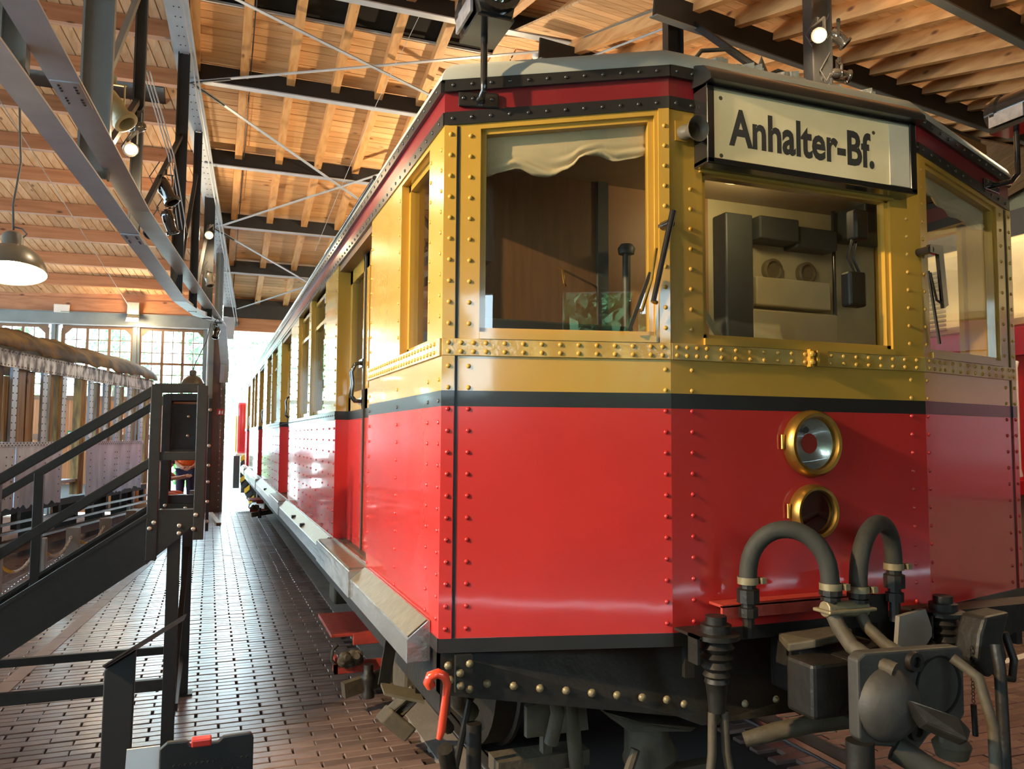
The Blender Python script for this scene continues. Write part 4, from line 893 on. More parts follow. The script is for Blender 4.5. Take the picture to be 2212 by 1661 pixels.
MB().box((2.50, 2.495, .965), (2.60, 2.505, 1.075)).build('bracket_plate', 'iron', hbr)
def arc(p, q, zt, n=18, bow=1.0):
    p, q = V(p), V(q); P = []
    for k in range(n + 1):
        a = math.pi * k / n; t = (1 - math.cos(a)) / 2; c = p.lerp(q, t); c.z = lerp(p.z, q.z, t) + (zt - max(p.z, q.z)) * math.sin(a) ** .8; P.append(c)
    return P
def fitting(p, zl, parent):
    x, y, z = p
    o = MB().lathe((x, y, zl), (0, 0, 1), [(0, 0), (.022, 0), (.022, (z - zl) * .35), (.036, (z - zl) * .36), (.036, (z - zl) * .52), (.026, (z - zl) * .53), (.026, (z - zl) * .6), (.042, (z - zl) * .61), (.042, (z - zl) * .84), (.030, (z - zl) * .86), (.030, z - zl), (0, z - zl)], 10).build('hose_fitting', 'iron', parent, 30)
    MB().lathe((x, y, z - .002), (0, 0, 1), [(.036, -.012), (.039, -.012), (.039, .014), (.036, .014)], 16).box((x + .03, y - .045, z - .01), (x + .05, y - .02, z + .012)).build('hose_clamp', 'ironball', parent, 40)
h1 = MB().tube(arc((1.893, 2.47, 1.17), (2.125, 2.30, 1.165), 1.37), .033, 14).build('air_hose', 'rubber', car, 80)
fitting((1.893, 2.47, 1.175), .965, h1); fitting((2.125, 2.30, 1.168), 1.09, h1)
h2 = MB().tube(arc((2.255, 2.30, 1.145), (2.610, 2.47, 1.19), 1.395), .033, 14).build('air_hose', 'rubber', car, 80)
fitting((2.255, 2.30, 1.15), 1.075, h2); fitting((2.610, 2.47, 1.19), .97, h2)
MB().tube([(2.095, 2.30, 1.088), (2.285, 2.30, 1.078)], .03, 10).box((2.08, 2.255, 1.075), (2.30, 2.345, 1.088)).build('hose_plate', 'ironball', car, bevel=.005)
MB().tube([(2.125, 2.30, 1.085), (2.13, 2.27, 1.03), (2.12, 2.20, .98), (2.13, 2.12, .95), (2.16, 2.05, .93)], .028, 10).tube([(2.255, 2.30, 1.075), (2.26, 2.27, 1.02), (2.27, 2.20, .975), (2.28, 2.12, .95)], .022, 10).build('coupling_pipe', 'brown', car, 70)
# ------------------------------ automatic coupler
cpx = thing if False else None
face = MB().prism([(2.03, 2.08, .97), (2.03, 2.08, .715), (2.06, 2.08, .69), (2.20, 2.08, .665), (2.28, 2.08, .64), (2.34, 2.08, .69), (2.485, 2.08, .715), (2.51, 2.08, .74), (2.51, 2.08, .955), (2.49, 2.08, .975), (2.06, 2.08, .99)][::-1], (0, .05, 0)).build('coupler', 'coupler', car, bevel=.008)
MB().lathe((2.155, 2.085, .815), (0, -1, 0), [(.125, 0), (.12, .025), (.10, .05), (.075, .07), (.045, .08), (0, .085)], 26).build('coupler_cone', 'coupler', face, 50)
MB().lathe((2.385, 2.083, .85), (0, -1, 0), [(.0, .002), (.095, .002), (.097, .008), (.105, .008), (.105, .0)], 28).build('coupler_socket', 'hole', face, 50)  # flat near-black disc, the shade inside the socket is put into its colour
MB().prism([(2.15, 1.99, .86), (2.22, 1.86, .835), (2.27, 1.86, .79), (2.255, 1.86, .755), (2.18, 1.95, .79)], (.01, .04, -.03)).build('coupler_hook', 'iron', face, bevel=.008)
for x, z in ((2.27, .945), (2.27, .715)): MB().lathe((x, 2.08, z), (0, -1, 0), [(.035, 0), (.033, .02), (.018, .02), (.016, .004), (0, .004)], 16).build('air_port', 'iron', face, 40)
MB().box((2.12, 2.13, .72), (2.42, 2.64, .93)).box((1.95, 2.20, .74), (2.12, 2.34, .93)).build('coupler_shank', 'iron', face, bevel=.015)
MB().prism([(1.98, 2.36, .93), (2.05, 2.30, .955), (2.20, 2.32, .96), (2.30, 2.38, .955), (2.25, 2.46, .95), (2.02, 2.46, .945)], (0, 0, .03)).build('shank_cover', 'brown', face, bevel=.006)
MB().tube([(2.05, 2.10, .70), (2.05, 2.10, -.0)], .045, 12).build('support_leg', 'iron', face, 60)
MB().tube([(2.20, 2.10, .66), (2.28, 2.02, .60), (2.36, 1.95, .57), (2.43, 1.92, .54), (2.5, 1.90, .46)], [.045, .04, .035, .035, .035], 12).build('drain_hose', 'rubber', face, 70)
MB().tube([(2.42, 2.05, .95), (2.455, 1.98, .90), (2.44, 1.92, .76), (2.42, 1.90, .5)], .018, 10).build('coupling_hose', 'brown', face, 70)
MB().tube([(2.62, 2.04, .98), (2.61, 2.02, .9), (2.60, 2.0, .4)], .02, 10).build('coupling_hose', 'iron', face, 70)
mb = MB()
for k in range(16): mb.lathe((2.60, 2.12, .95 - k * .0125), (1 if k % 2 else 0, 0 if k % 2 else 1, 0), [(.006, -.0012), (.0085, 0), (.006, .0012)], 8)
mb.build('pin_chain', 'iron', face, kind='stuff')
MB().tube([(2.60, 2.12, .75), (2.605, 2.12, .64)], .010, 8).build('chain_pin', 'iron', face)
jb = MB().prism([(2.65, 2.10, 1.06), (2.78, 2.10, 1.07), (2.74, 2.10, .98), (2.76, 2.10, .90), (2.66, 2.10, .84), (2.60, 2.10, .90), (2.62, 2.10, 1.0)][::-1], (0, .1, 0)).build('jumper_socket', 'iron', car, bevel=.012)
MB().tube([(2.70, 2.16, .90), (2.74, 2.12, .83), (2.80, 2.12, .82), (2.84, 2.14, .88), (2.82, 2.16, .98)], .014, 8).build('jumper_handle', 'iron', jb, 60)
MB().prism([(2.58, 2.42, 1.0), (2.72, 2.42, 1.02), (2.76, 2.42, .92), (2.64, 2.42, .80), (2.56, 2.42, .84)][::-1], (0, .02, 0)).build('jumper_plate', 'locgrey', jb)
MB().box((2.55, 2.50, .86), (3.6, 2.62, .98)).build('cable_duct', 'iron', car)
# ================================================================== ROOF TRUSSES
def truss(name, label, line, verts, sgn):
    t = thing(name, label, 'truss', (line(9.6), 9.6, 3.5), 'steel roof trusses')
    def P(y, z, dx=0.0): return V((line(y) + dx, y, z))
    for ya, yb in ((19.2, YR), (YR, -2.4)):
        if sgn > 0 and ya > YR: continue
        MB().beam(P(ya, zroof(ya) + .02), P(yb, zroof(yb) + .02), .27, .018).beam(P(ya, zroof(ya) + .15), P(yb, zroof(yb) + .15), .035, .25).build('top_chord', 'ltsteel' if sgn < 0 else 'steel', t)
        mb = MB(); n = int(abs(ya - yb) / .16)
        for k in range(n):
            y = lerp(ya, yb, (k + .5) / n)
            for dx in (-.03, .03): mb.dome(P(y, zroof(y) + .011, dx), (0, 0, -1), .011, seg=5)
        mb.build('chord_rivets', 'dksteel', t, kind='stuff')
    return t, P
t, P = truss('roof_truss', 'riveted grey steel roof truss running from the gate column over the staircase', XL_, None, -1)
lo = [V((-1.66, -1.0, 3.75)), V((-1.09, 4.7, 3.66)), V((-.75, 8.13, 3.585)), V((-.43, 11.28, 3.49)), V((-.22, 13.3, 3.60)), V((-.07, 14.9, 3.78)), V((.03, 16.2, 3.93))]
up_ = [V((-1.5, -1.0, 3.95)), V((-.957, 4.43, 3.868)), V((-.645, 7.55, 3.68)), V((.156, 17.16, 3.965)), V((.262, 18.65, 3.30)), V((.25, 18.85, 2.9))]
for nm, pts, wd, wd2 in (('lower_chord', lo, .17, .15), ('upper_chord', up_, .18, .16)):
    for a, b in zip(pts[:-1], pts[1:]):
        mb = MB().beam(a, b, wd, .014); mb.beam(a + V((0, 0, .05)), b + V((0, 0, .05)), .014, .09); mb.build(nm, 'ltsteel', t)
for c, dv in ((V((-.86, 5.4, 3.81)), V((.31, 3.12, -.19))), (V((-.74, 8.2, 3.575)), V((.32, 3.15, -.1))), (V((.06, 16.0, 3.92)), V((.8, 9.6, .285)))):
    dv = dv.normalized(); o = MB().obox(c - V((0, 0, .01)), dv * .17, V((.08, -.008, 0)), V((0, 0, .006))).build('splice_plate', 'ltsteel', t)
    mb = MB()
    for a in (-.12, -.085, -.05, .04, .075, .11):
        for b in (-.045, .045): mb.dome(c + dv * a + V((b, 0, -.016)), (0, 0, -1), .011, seg=6)
    mb.build('splice_bolts', 'dksteel', o, kind='stuff')
for y, z0, z1, wx, m_ in ((4.9, 3.7, 6.05, .12, 'steel'), (6.65, 3.66, 6.4, .20, 'steel'), (8.2, 3.62, 5.55, .085, 'dksteel'), (10.95, 3.5, 6.55, .13, 'dksteel'), (12.6, 3.55, 5.45, .10, 'dksteel'), (14.4, 3.7, 5.7, .16, 'dksteel'), (16.4, 3.9, 5.2, .14, 'steel')):
    zt = min(zroof(y), z1 + 1.2)
    a, b = P(y, z0), P(y, zt)
    MB().beam(a + V((-wx / 2, 0, 0)), b + V((-wx / 2, 0, 0)), .016, .11, (0, 1, 0)).beam(a + V((wx / 2, 0, 0)), b + V((wx / 2, 0, 0)), .016, .11, (0, 1, 0)).beam(a, b, wx, .014, (0, 1, 0)).build('vertical_post', m_, t)
for (ya, za), (yb, zb_), m_ in (((6.7, 4.3), (8.9, 6.95), 'steel'), ((4.95, 4.2), (6.6, 5.1), 'steel'), ((6.75, 3.8), (8.15, 4.9), 'dksteel'), ((8.25, 3.7), (10.9, 5.6), 'dksteel'), ((11.0, 3.6), (12.5, 5.6), 'dksteel'), ((12.7, 3.7), (14.3, 5.3), 'dksteel')):
    MB().beam(P(ya, za), P(yb, zb_), .05, .05).build('diagonal', m_, t)
for dx in (.10, .15): MB().tube([P(9.8, 6.9, dx + .02), P(11.2, 6.52, dx), P(15, 5.4, dx + .02), P(18.8, 4.3, dx + .03)], .011, 6).build('conduit', 'ltsteel', t, 60)
for k in range(3): MB().tube([P(8.25, 5.25, .02 + .03 * k), P(9.8, 4.95, .03 + .03 * k), P(11, 4.35, .05 * k)], .008, 6).build('hanging_cable', 'whitewire', t, 60)
# column head gusset
MB().prism([P(18.9, 3.9, -.1), P(18.9, 3.9, .1), P(18.9, 4.4, .14), P(18.9, 4.4, -.14)], (0, .03, 0)).build('gusset', 'ltsteel', t)
t2, P2 = truss('roof_truss', 'dark steel roof truss above the far side of the railcar roof', XR_, None, 1)
for y, wx in ((7.55, .19), (5.62, .22)):
    a, b = P2(y, 3.3), P2(y, zroof(y))
    MB().beam(a + V((-wx / 2, 0, 0)), b + V((-wx / 2, 0, 0)), .016, .12, (0, 1, 0)).beam(a + V((wx / 2, 0, 0)), b + V((wx / 2, 0, 0)), .016, .12, (0, 1, 0)).beam(a, b, wx, .016, (0, 1, 0)).build('vertical_post', 'dksteel', t2)
MB().beam(P2(7.45, 6.55), P2(6.3, 5.4), .07, .07).build('diagonal', 'dksteel', t2)
MB().beam(P2(9.7, 7.05, .08), P2(6.6, 6.42, .08), .05, .09).build('diagonal', 'ltsteel', t2)
MB().tube([P2(9.4, 6.85, .05), P2(7.6, 6.5, .05)], .014, 6).build('tie_rod', 'ltsteel', t2)
MB().lathe((4.07, 9.757, 6.99), (0, 0, -1), [(.0, 0), (.07, 0), (.07, .03), (.05, .05), (0, .055)], 16).build('smoke_detector', 'white', t2, 50)

# ================================================================== LAMPS
def spotlight(name, loc, aim, label, col='lampblack', lit=False, L=.26, r=.065):
    loc = V(loc); d = V(aim).normalized()
    t = thing(name, label, 'spotlight', loc, 'spotlights on the trusses')
    b = loc - d * L * .45
    MB().lathe(b, d, [(0, 0), (r * .7, .005), (r * .95, .03), (r, .06), (r, L * .45), (r * .9, L * .5), (r * .85, L * .8), (r * 1.15, L * .84), (r * 1.15, L * .93), (r * 1.0, L * .95), (r * .78, L * .95), (r * .75, L * .7)], 18).build('housing', col, t, 40)
    MB().lathe(b + d * L * .72, d, [(r * .76, 0), (0, .004)], 18).build('lens', 'glowF' if lit else 'hazb', t)
    s = d.orthogonal().normalized(); u2 = V((0, 0, 1))
    yk = MB()
    for k in (-1, 1): yk.beam(loc + s * k * r * 1.15, loc + s * k * r * 1.15 + u2 * r * 2.2, .01, .03)
    yk.beam(loc + s * -r * 1.2 + u2 * r * 2.2, loc + s * r * 1.2 + u2 * r * 2.2, .03, .01); yk.beam(loc + u2 * r * 2.2, loc + u2 * r * 3.0, .025, .025)
    yk.build('yoke', col, t)
    MB().tube([b, b + V((-.05, 0, -.08)), b + V((-.1, .02, .02)), b + u2 * .2], .006, 6).build('cable', 'wire', t, 60)
    return t
cr = mat('cream_spot_housing', (.42, .36, .20), .35)  # cream colour for one spotlight housing and its yoke
spotlight('spotlight', (-.80, 6.90, 4.33), (.55, -.25, -.75), 'large cream coloured stage spotlight on the truss chord beside the thick grey post', cr, L=.36, r=.085)
spotlight('spotlight', (-.70, 7.80, 4.52), (-.5, -.5, -.3), 'small black floodlight on the narrow black truss post above the lit lamp', 'lampblack', L=.16, r=.05)
spotlight('spotlight', (-.72, 7.55, 4.22), (-.1, -.9, -.35), 'small lit round spotlight shining beside the narrow black truss post', 'lampblack', True, L=.16, r=.055)
spotlight('spotlight', (-.55, 9.5, 4.45), (.45, -.2, -.8), 'black stage spotlight hanging between the truss posts with open shutter', 'lampblack', L=.34, r=.08)
spotlight('spotlight', (-.52, 9.9, 4.20), (.3, .3, -.9), 'black stage spotlight with pale label strip below the open shutter one', 'lampblack', L=.3, r=.07)
spotlight('spotlight', (-.62, 8.9, 3.84), (-.4, -.5, -.6), 'small black spotlight between the two grey truss chords', 'lampblack', L=.2, r=.05)
spotlight('spotlight', (-.10, 13.8, 5.02), (-.2, -.95, -.25), 'small lit round spotlight high on the dark truss post before the gate', 'lampblack', True, L=.16, r=.06)
spotlight('spotlight', (-.10, 13.9, 4.30), (.2, -.3, -.9), 'brassy spotlight halfway down the dark truss post before the gate', 'domegrey', L=.26, r=.06)
spotlight('spotlight', (.05, 15.0, 3.55), (-.2, -.3, -.9), 'black spotlight with pale rim hanging below the truss chords near the column', 'lampblack', L=.22, r=.055)
spotlight('spotlight', (5.02, 5.45, 5.33), (-.5, -.8, -.25), 'small lit round spotlight on the dark post above the railcar roof', 'lampblack', True, L=.14, r=.06)
spotlight('spotlight', (5.36, 5.55, 5.44), (.6, -.3, -.7), 'upper of two black spotlights on the right of the dark post above the roof', 'lampblack', L=.2, r=.06)
spotlight('spotlight', (5.36, 5.55, 5.08), (.8, -.2, -.1), 'lower of two black spotlights on the right of the dark post above the roof', 'lampblack', L=.2, r=.055)
# lights those lamps give
lamp('POINT', (-.66, 7.38, 4.16), 60)
lamp('POINT', (-.12, 13.62, 4.96), 70)
lamp('POINT', (4.96, 5.3, 5.28), 90)
# flood on the fascia of the far wall
fl = thing('floodlight', 'lit rectangular floodlight under a grey box on the timber fascia above the windows', 'floodlight', (-1.66, 18.9, 4.2))
MB().box((-1.78, 18.95, 4.36), (-1.54, 19.14, 4.62)).build('ballast_box', 'bollard', fl, bevel=.01)
MB().prism([(-1.80, 18.86, 4.17), (-1.52, 18.86, 4.17), (-1.54, 19.05, 4.36), (-1.78, 19.05, 4.36)], (0, .06, .02)).build('housing', 'domegrey', fl)
MB().prism([(-1.785, 18.85, 4.175), (-1.535, 18.85, 4.175), (-1.545, 18.89, 4.26), (-1.775, 18.89, 4.26)], (0, .004, 0)).build('lens', 'glowF', fl)
lamp('POINT', (-1.66, 18.7, 4.15), 60)
# pendant domes
def pendant(x, y, z, r, label, top, lit=60, ax=(0, 0, 1)):
    t = thing('pendant_lamp', label, 'lamp', (x, y, z), 'grey enamel dome lamps')
    MB().lathe((x, y, z), ax, [(r, 0), (r * 1.0, .012), (r * .96, r * .25), (r * .82, r * .55), (r * .58, r * .78), (r * .32, r * .88), (r * .3, r * .90), (r * .3, r * 1.30), (r * .22, r * 1.38), (r * .1, r * 1.42), (0, r * 1.42)], 36).build('shade', 'domegrey', t, 35)
    MB().lathe((x, y, z + .002), ax, [(r * .985, 0), (r * .94, r * .25), (r * .8, r * .53), (r * .56, r * .75), (0, r * .84)], 36).build('inner_reflector', 'domewhite', t, 60)
    MB().lathe((x, y, z + r * .40), ax, [(0, -.09), (.05, -.07), (.065, -.02), (.05, .04), (.03, .08), (0, .1)], 14).build('bulb', 'glowW', t, 60)
    MB().tube([(x, y, z + r * 1.40)] + [V(q) for q in top], .009, 8).build('suspension', 'wire', t, 60)
    MB().tube([(x, y, z + r * 1.5), (x + r * .25, y, z + r * 1.45), (x + r * .38, y, z + r * 1.3), (x + r * .28, y, z + r * 1.18)], .007, 6).build('cable', 'wire', t, 60)
    lamp('POINT', (x, y, z + r * .18), lit, (1, .74, .42), size=r * .35)
pendant(-1.53, 7.27, 2.99, .255, 'large grey enamel dome lamp glowing at the left edge of the picture', [(-1.54, 7.27, 3.55), (-1.50, 7.27, 3.9), (-1.62, 7.27, 5.9)], 22, (-.05, .22, 1))
pendant(-.34, 16.2, 2.66, .21, 'small grey enamel dome lamp hanging from an arm before the window', [(-.32, 16.2, 3.05), (-.12, 16.4, 3.55), (-.05, 16.4, 3.9)], 5)
# lamps outside the picture, some of them added only for extra light
pendant(-3.0, 3.4, 4.1, .255, 'added grey enamel dome lamp outside the picture, warm fill left of the staircase', [(-3.0, 3.4, 5.4)], 60)  # added lamp for warm fill over the left bay
spotlight('spotlight', (4.25, 12.2, 4.9), (-.3, -.4, .5), 'added lit spotlight hidden behind the railcar roof to brighten the main roof', 'lampblack', True, L=.16, r=.06)
lamp('POINT', (4.1, 12.0, 5.05), 420)  # added light, brightens the main roof boards from behind the railcar
pendant(6.1, 3.7, 4.3, .255, 'grey enamel dome lamp hanging on the far side of the railcar front', [(6.1, 3.7, 5.5)], 330)
spotlight('spotlight', (-4.4, 2.0, 4.28), V((1.55, 2.75, 1.75)) - V((-4.4, 2.0, 4.28)), 'stage spotlight outside the picture aimed at the railcar front', 'lampblack', L=.36, r=.085)
lamp('SPOT', (-4.22, 2.03, 4.2), 2750, (1, .74, .43), target=(1.75, 2.75, 1.55), angle=54, blend=.4, size=.05)

spotlight('spotlight', (1.3, -1.6, 4.55), V((2.3, 2.5, 2.9)) - V((1.3, -1.6, 4.55)), 'added stage spotlight behind the viewer that brightens the destination sign', 'lampblack', L=.34, r=.08)
lamp('SPOT', (1.34, -1.42, 4.46), 230, (1, .80, .50), target=(2.32, 2.5, 2.95), angle=20, blend=.6, size=.04)  # added narrow light to lift the sign face
# ================================================================== SMALL FITTINGS
em = MB().box((-3.25, 19.36, 4.36), (-2.95, 19.42, 4.54)).build('junction_box', 'white', bevel=.008); tag(em, 'white plastic box on the timber fascia above the left window', 'box')
ov = thing('bulkhead_lamp', 'oval caged bulkhead lamp on the timber above the gateway', 'lamp', (.48, 19.0, 4.3))
MB().lathe((.48, 19.05, 4.29), (0, -1, 0), [(.0, 0), (.075, 0), (.075, .02), (.06, .05), (0, .07)], 18).build('body', 'domegrey', ov, 50)
for k in (-1, 0, 1): MB().tube([(.48 + k * .03, 19.04, 4.20), (.48 + k * .03, 18.975, 4.24), (.48 + k * .03, 18.975, 4.34), (.48 + k * .03, 19.04, 4.38)], .005, 5).build('cage_bar', 'white', ov, 60)
ex = thing('exit_sign', 'green escape route sign with white arrow behind the wreck window', 'sign', (-2.7, 19.36, 1.7))
MB().prism([wp(2.74, 1.58, .06), wp(3.02, 1.58, .06), wp(3.02, 1.79, .06), wp(2.74, 1.79, .06)], wnorm * .01).build('board', 'signgreen', ex)
def wq(s, z): return wp(s, z, .073)
MB().prism([wq(2.90, 1.67), wq(2.82, 1.67), wq(2.82, 1.635), wq(2.76, 1.685), wq(2.82, 1.735), wq(2.82, 1.70), wq(2.90, 1.70)], wnorm * .003).build('arrow', 'white', ex)
MB().prism([wq(3.0, 1.61), wq(2.94, 1.61), wq(2.94, 1.76), wq(3.0, 1.76)], wnorm * .003).build('door_symbol', 'white', ex)
fs = thing('fire_sign', 'small red fire equipment sign on the brown gate column', 'sign', (.2, 18.87, 2.24))
MB().box((.13, 18.865, 2.17), (.28, 18.875, 2.31)).build('board', 'signred', fs)
MB().prism([(.16, 18.864, 2.19), (.20, 18.864, 2.19), (.205, 18.864, 2.25), (.19, 18.864, 2.285), (.17, 18.864, 2.25)], (0, -.003, 0)).build('symbol', 'white', fs)
MB().prism([(.225, 18.864, 2.19), (.26, 18.864, 2.19), (.26, 18.864, 2.29), (.225, 18.864, 2.25)], (0, -.003, 0)).build('symbol', 'white', fs)
pk = MB().beam((.06, 18.4, .03), (.205, 16.12, .03), .085, .045).build('timber_plank', wood('floor_plank', (.34, .22, .14), (.22, .13, .08), 1)); tag(pk, 'short brown timber plank lying on the floor before the gate column', 'plank')
for i, (a, b) in enumerate((((-2.6, 8.3, 5.9), (-1.7, 18.6, 4.45)), ((-1.35, 9.0, 6.1), (-1.35, 9.0, 4.9)))):
    o = MB().tube([a, b], .006, 5).build('ceiling_wire', 'whitewire'); tag(o, ['thin pale wire slanting across the left roof boards to the floodlight', 'short thin wire hanging from the left roof boards'][i], 'wire', 'thin ceiling wires')
o = MB().tube([(2.35, 9.45, 7.1), (2.1, 11.0, 6.5), (1.95, 13.4, 5.92), (1.80, 15.5, 5.3)], .004, 5).build('ceiling_wire', 'whitewire'); tag(o, 'thin pale wire hanging across the main roof bay above the railcar', 'wire', 'thin ceiling wires')

# ================================================================== STAIRCASE
YA_, YB_ = 4.64, 5.74
stc = thing('steel_staircase', 'dark charcoal steel staircase with handrails rising to a small platform', 'staircase', (-.6, 5.2, 0))
def sz(x, z0, x0=-.27): return z0 + .676 * (x - x0)
for yy in (YA_, YB_):
    MB().beam((-.27, yy, 1.955), (-2.35, yy, sz(-2.35, 1.955)), .05, .05).build('handrail', 'stair', stc, bevel=.004)
    MB().beam((-.285, yy, 1.955), (-.03, yy, 1.962), .05, .05).build('handrail', 'stair', stc, bevel=.004)
    MB().beam((-.27, yy, 1.575), (-2.35, yy, sz(-2.35, 1.575)), .03, .045).build('mid_rail', 'stair', stc, bevel=.003)
    MB().beam((-.27, yy, 1.59), (-.04, yy, 1.59), .03, .045).build('mid_rail', 'stair', stc, bevel=.003)
    for x, z0, z1 in ((-.275, 1.04, 1.975), (-.045, 1.14, 1.975), (-1.0, .70, sz(-1.0, 1.955)), (-1.9, .10, sz(-1.9, 1.955))):
        MB().box((x - .027, yy - .027, z0), (x + .027, yy + .027, z1)).build('post', 'stair', stc, bevel=.004)
    MB().prism([(-.285, yy, 1.275), (-.25, yy, 1.305), (-.03, yy, 1.305), (-.03, yy, 1.255), (-.16, yy, 1.135), (-.20, yy, 1.10), (-.285, yy, 1.03), (-1.75, yy, .04), (-2.15, yy, .04)], (0, .02 if yy == YB_ else -.02, 0)).build('stringer', 'stair', stc)
    MB().beam((-.285, yy, 1.285), (-2.13, yy, .06), .055, .018).build('stringer_flange', 'stair', stc)
    mb = MB()
    for x, z in ((-.265, 1.24), (-.285, 1.21), (-.06, 1.275), (-.07, 1.20), (-.14, 1.22), (-.14, 1.18)): mb.dome((x, yy - .03, z), (0, -1, 0), .012, .6, 8)
    mb.build('bolts', 'bolt', stc, kind='stuff')
for x, y in ((-.165, YA_ + .03), (-.12, YB_)):
    MB().box((x - .032, y - .032, .0), (x + .032, y + .032, 1.2)).build('leg', 'stair', stc, bevel=.003); MB().box((x - .06, y - .06, 0), (x + .06, y + .06, .012)).build('foot_plate', 'stair', stc)
MB().box((-1.6, YA_ + .01, .35), (-.19, YA_ + .05, .41)).build('cross_bar', 'stair', stc, bevel=.004); MB().box((-1.6, YB_ - .02, .27), (-.15, YB_ + .02, .32)).build('cross_bar', 'stair', stc, bevel=.004)
MB().box((-.15, YA_ + .06, .22), (-.12, YB_ - .03, .26)).beam((-.15, YA_ + .06, .24), (-.12, YB_ - .03, .95), .03, .04).build('side_brace', 'stair', stc)
MB().box((-.27, YA_ - .01, 1.205), (-.04, YB_ + .01, 1.22)).build('platform', 'tread', stc)
MB().box((-.27, YB_ - .03, 1.21), (-.05, YB_, 1.25)).build('kick_plate', 'stair', stc)
for k in range(6):
    x = -.42 - .28 * k; MB().box((x - .13, YA_, sz(x, 1.12)), (x + .13, YB_, sz(x, 1.12) + .025)).build('tread', 'tread', stc)
gp = MB().box((-.24, YB_ + .03, 1.61), (-.055, YB_ + .045, 1.935)).build('gate_panel', 'stair', stc, bevel=.003)
MB().box((-.265, YB_ + .02, 1.33), (-.235, YB_ + .05, 1.93)).prism([(-.265, YB_ + .02, 1.93), (-.235, YB_ + .02, 1.965), (-.05, YB_ + .02, 1.965), (-.05, YB_ + .02, 1.94), (-.225, YB_ + .02, 1.94), (-.24, YB_ + .02, 1.92)], (0, .03, 0)).build('gate_frame', 'stair', gp)
MB().box((-.235, YB_ + .02, 1.915), (-.055, YB_ + .03, 1.928)).build('panel_edge', wood('edge_strip', (.45, .24, .12), (.36, .18, .08), 0), gp)
for x, z in ((-.14, 1.83), (-.142, 1.70)): MB().dome((x, YB_ + .03, z), (0, -1, 0), .012, .8, 10).build('panel_bolt', 'bolt', gp, 60)
MB().box((-.02, YA_ - .02, 1.10), (.0, YB_ + .02, 1.93)).build('end_plate', 'stair', stc) if False else None
ep = MB().box((-.012, YA_ + .55, 1.12), (.006, YA_ + .62, 1.93)).build('end_post', 'stair', stc)
mb = MB()
for z in (1.18, 1.30, 1.42, 1.52, 1.64, 1.86): mb.dome((-.004, YA_ + .545, z), (0, -1, 0), .011, .7, 8)
mb.build('bolts', 'bolt', ep, kind='stuff')

# ================================================================== FOREGROUND STANDS
ls = thing('info_lectern', 'dark sheet steel lectern with thin slanted plate in front of the staircase', 'lectern', (-.26, 3.0, 0))
MB().prism([(-.312, 3.0, .0), (-.225, 3.0, .0), (-.213, 3.0, .97), (-.308, 3.0, .915)], (0, .035, 0)).build('post', 'dksteel', ls, bevel=.004)
MB().box((-.36, 2.9, 0), (-.16, 3.14, .012)).build('base_plate', 'dksteel', ls)
MB().obox((-.187, 3.03, .992), (.124, 0, .0745), (-.006, .105, -.031), (-.001, .0006, .002)).build('top_plate', 'stair', ls)
ps = thing('perforated_stand', 'black perforated panel on a stand with red clip and white card at the bottom edge', 'stand', (.02, 2.32, 0))
MB().prism([(-.098, 2.30, .60), (.135, 2.30, .60), (.135, 2.30, .885), (.127, 2.30, .897), (.058, 2.30, .895), (.045, 2.30, .883), (-.025, 2.30, .883), (-.032, 2.30, .895), (-.08, 2.30, .897), (-.098, 2.30, .882)][::-1], (0, .02, 0)).build('panel', 'plastic', ps, bevel=.003)
mb = MB()
for a in range(14):
    for b in range(10): mb.dome((-.07 + .014 * a + .007 * (b % 2), 2.30, .62 + .024 * b), (0, -1, 0), .0042, .5, 4)
mb.build('perforation', 'iron', ps, kind='stuff')
MB().box((-.022, 2.292, .878), (.028, 2.326, .898)).build('clip', 'redclip', ps, bevel=.004)
MB().prism([(-.19, 2.32, .60), (-.10, 2.32, .60), (-.10, 2.32, .885), (-.178, 2.32, .885)][::-1], (0, .006, -.0)).build('card', 'paper', ps)
MB().box((.0, 2.32, 0), (.04, 2.36, .62)).box((-.12, 2.2, 0), (.16, 2.48, .012)).build('pole', 'dksteel', ps)

# ================================================================== BOLLARDS AND CHAINS
bp = [(-1.86, 8.70), (-1.67, 9.74), (-1.49, 10.74), (-1.265, 11.83), (-1.05, 12.93), (-.86, 14.0), (-.66, 15.1), (-.46, 16.2), (-.28, 17.3)]
ordw = ['nearest', 'second nearest', 'third', 'fourth', 'fifth', 'sixth', 'seventh', 'eighth', 'farthest']
for k, (x, y) in enumerate(bp):
    o = MB().box((x - .07, y - .06, .004), (x + .07, y + .06, .60)).build('bollard', 'bollard', bevel=.008); tag(o, 'square grey bollard, %s in the row along the wreck' % ordw[k], 'bollard', 'grey bollards along the wreck')
def chain(a, b, sag, label, ncol):
    a, b = V(a), V(b); t = thing('barrier_chain', label, 'chain', a, 'chains between the bollards'); n = 30
    pts = [a.lerp(b, k / n) + V((0, 0, -sag * 4 * (k / n) * (1 - k / n))) for k in range(n + 1)]
    for col_, rng in (('chainy', range(0, ncol)), ('chainw', range(ncol, n))):
        mb = MB()
        for k in rng:
            d = (pts[k + 1] - pts[k]); c = (pts[k] + pts[k + 1]) / 2; d.normalize(); s = d.cross(V((0, 0, 1))).normalized(); u2 = s.cross(d)
            q = s if k % 2 else u2
            ring_ = [c + d * (.028 * math.cos(a2)) + q * (.013 * math.sin(a2)) for a2 in [2 * math.pi * j / 8 for j in range(9)]]
            mb.tube(ring_, .0045, 4, False)
        mb.build('yellow_links' if col_ == 'chainy' else 'white_links', col_, t, kind='stuff')
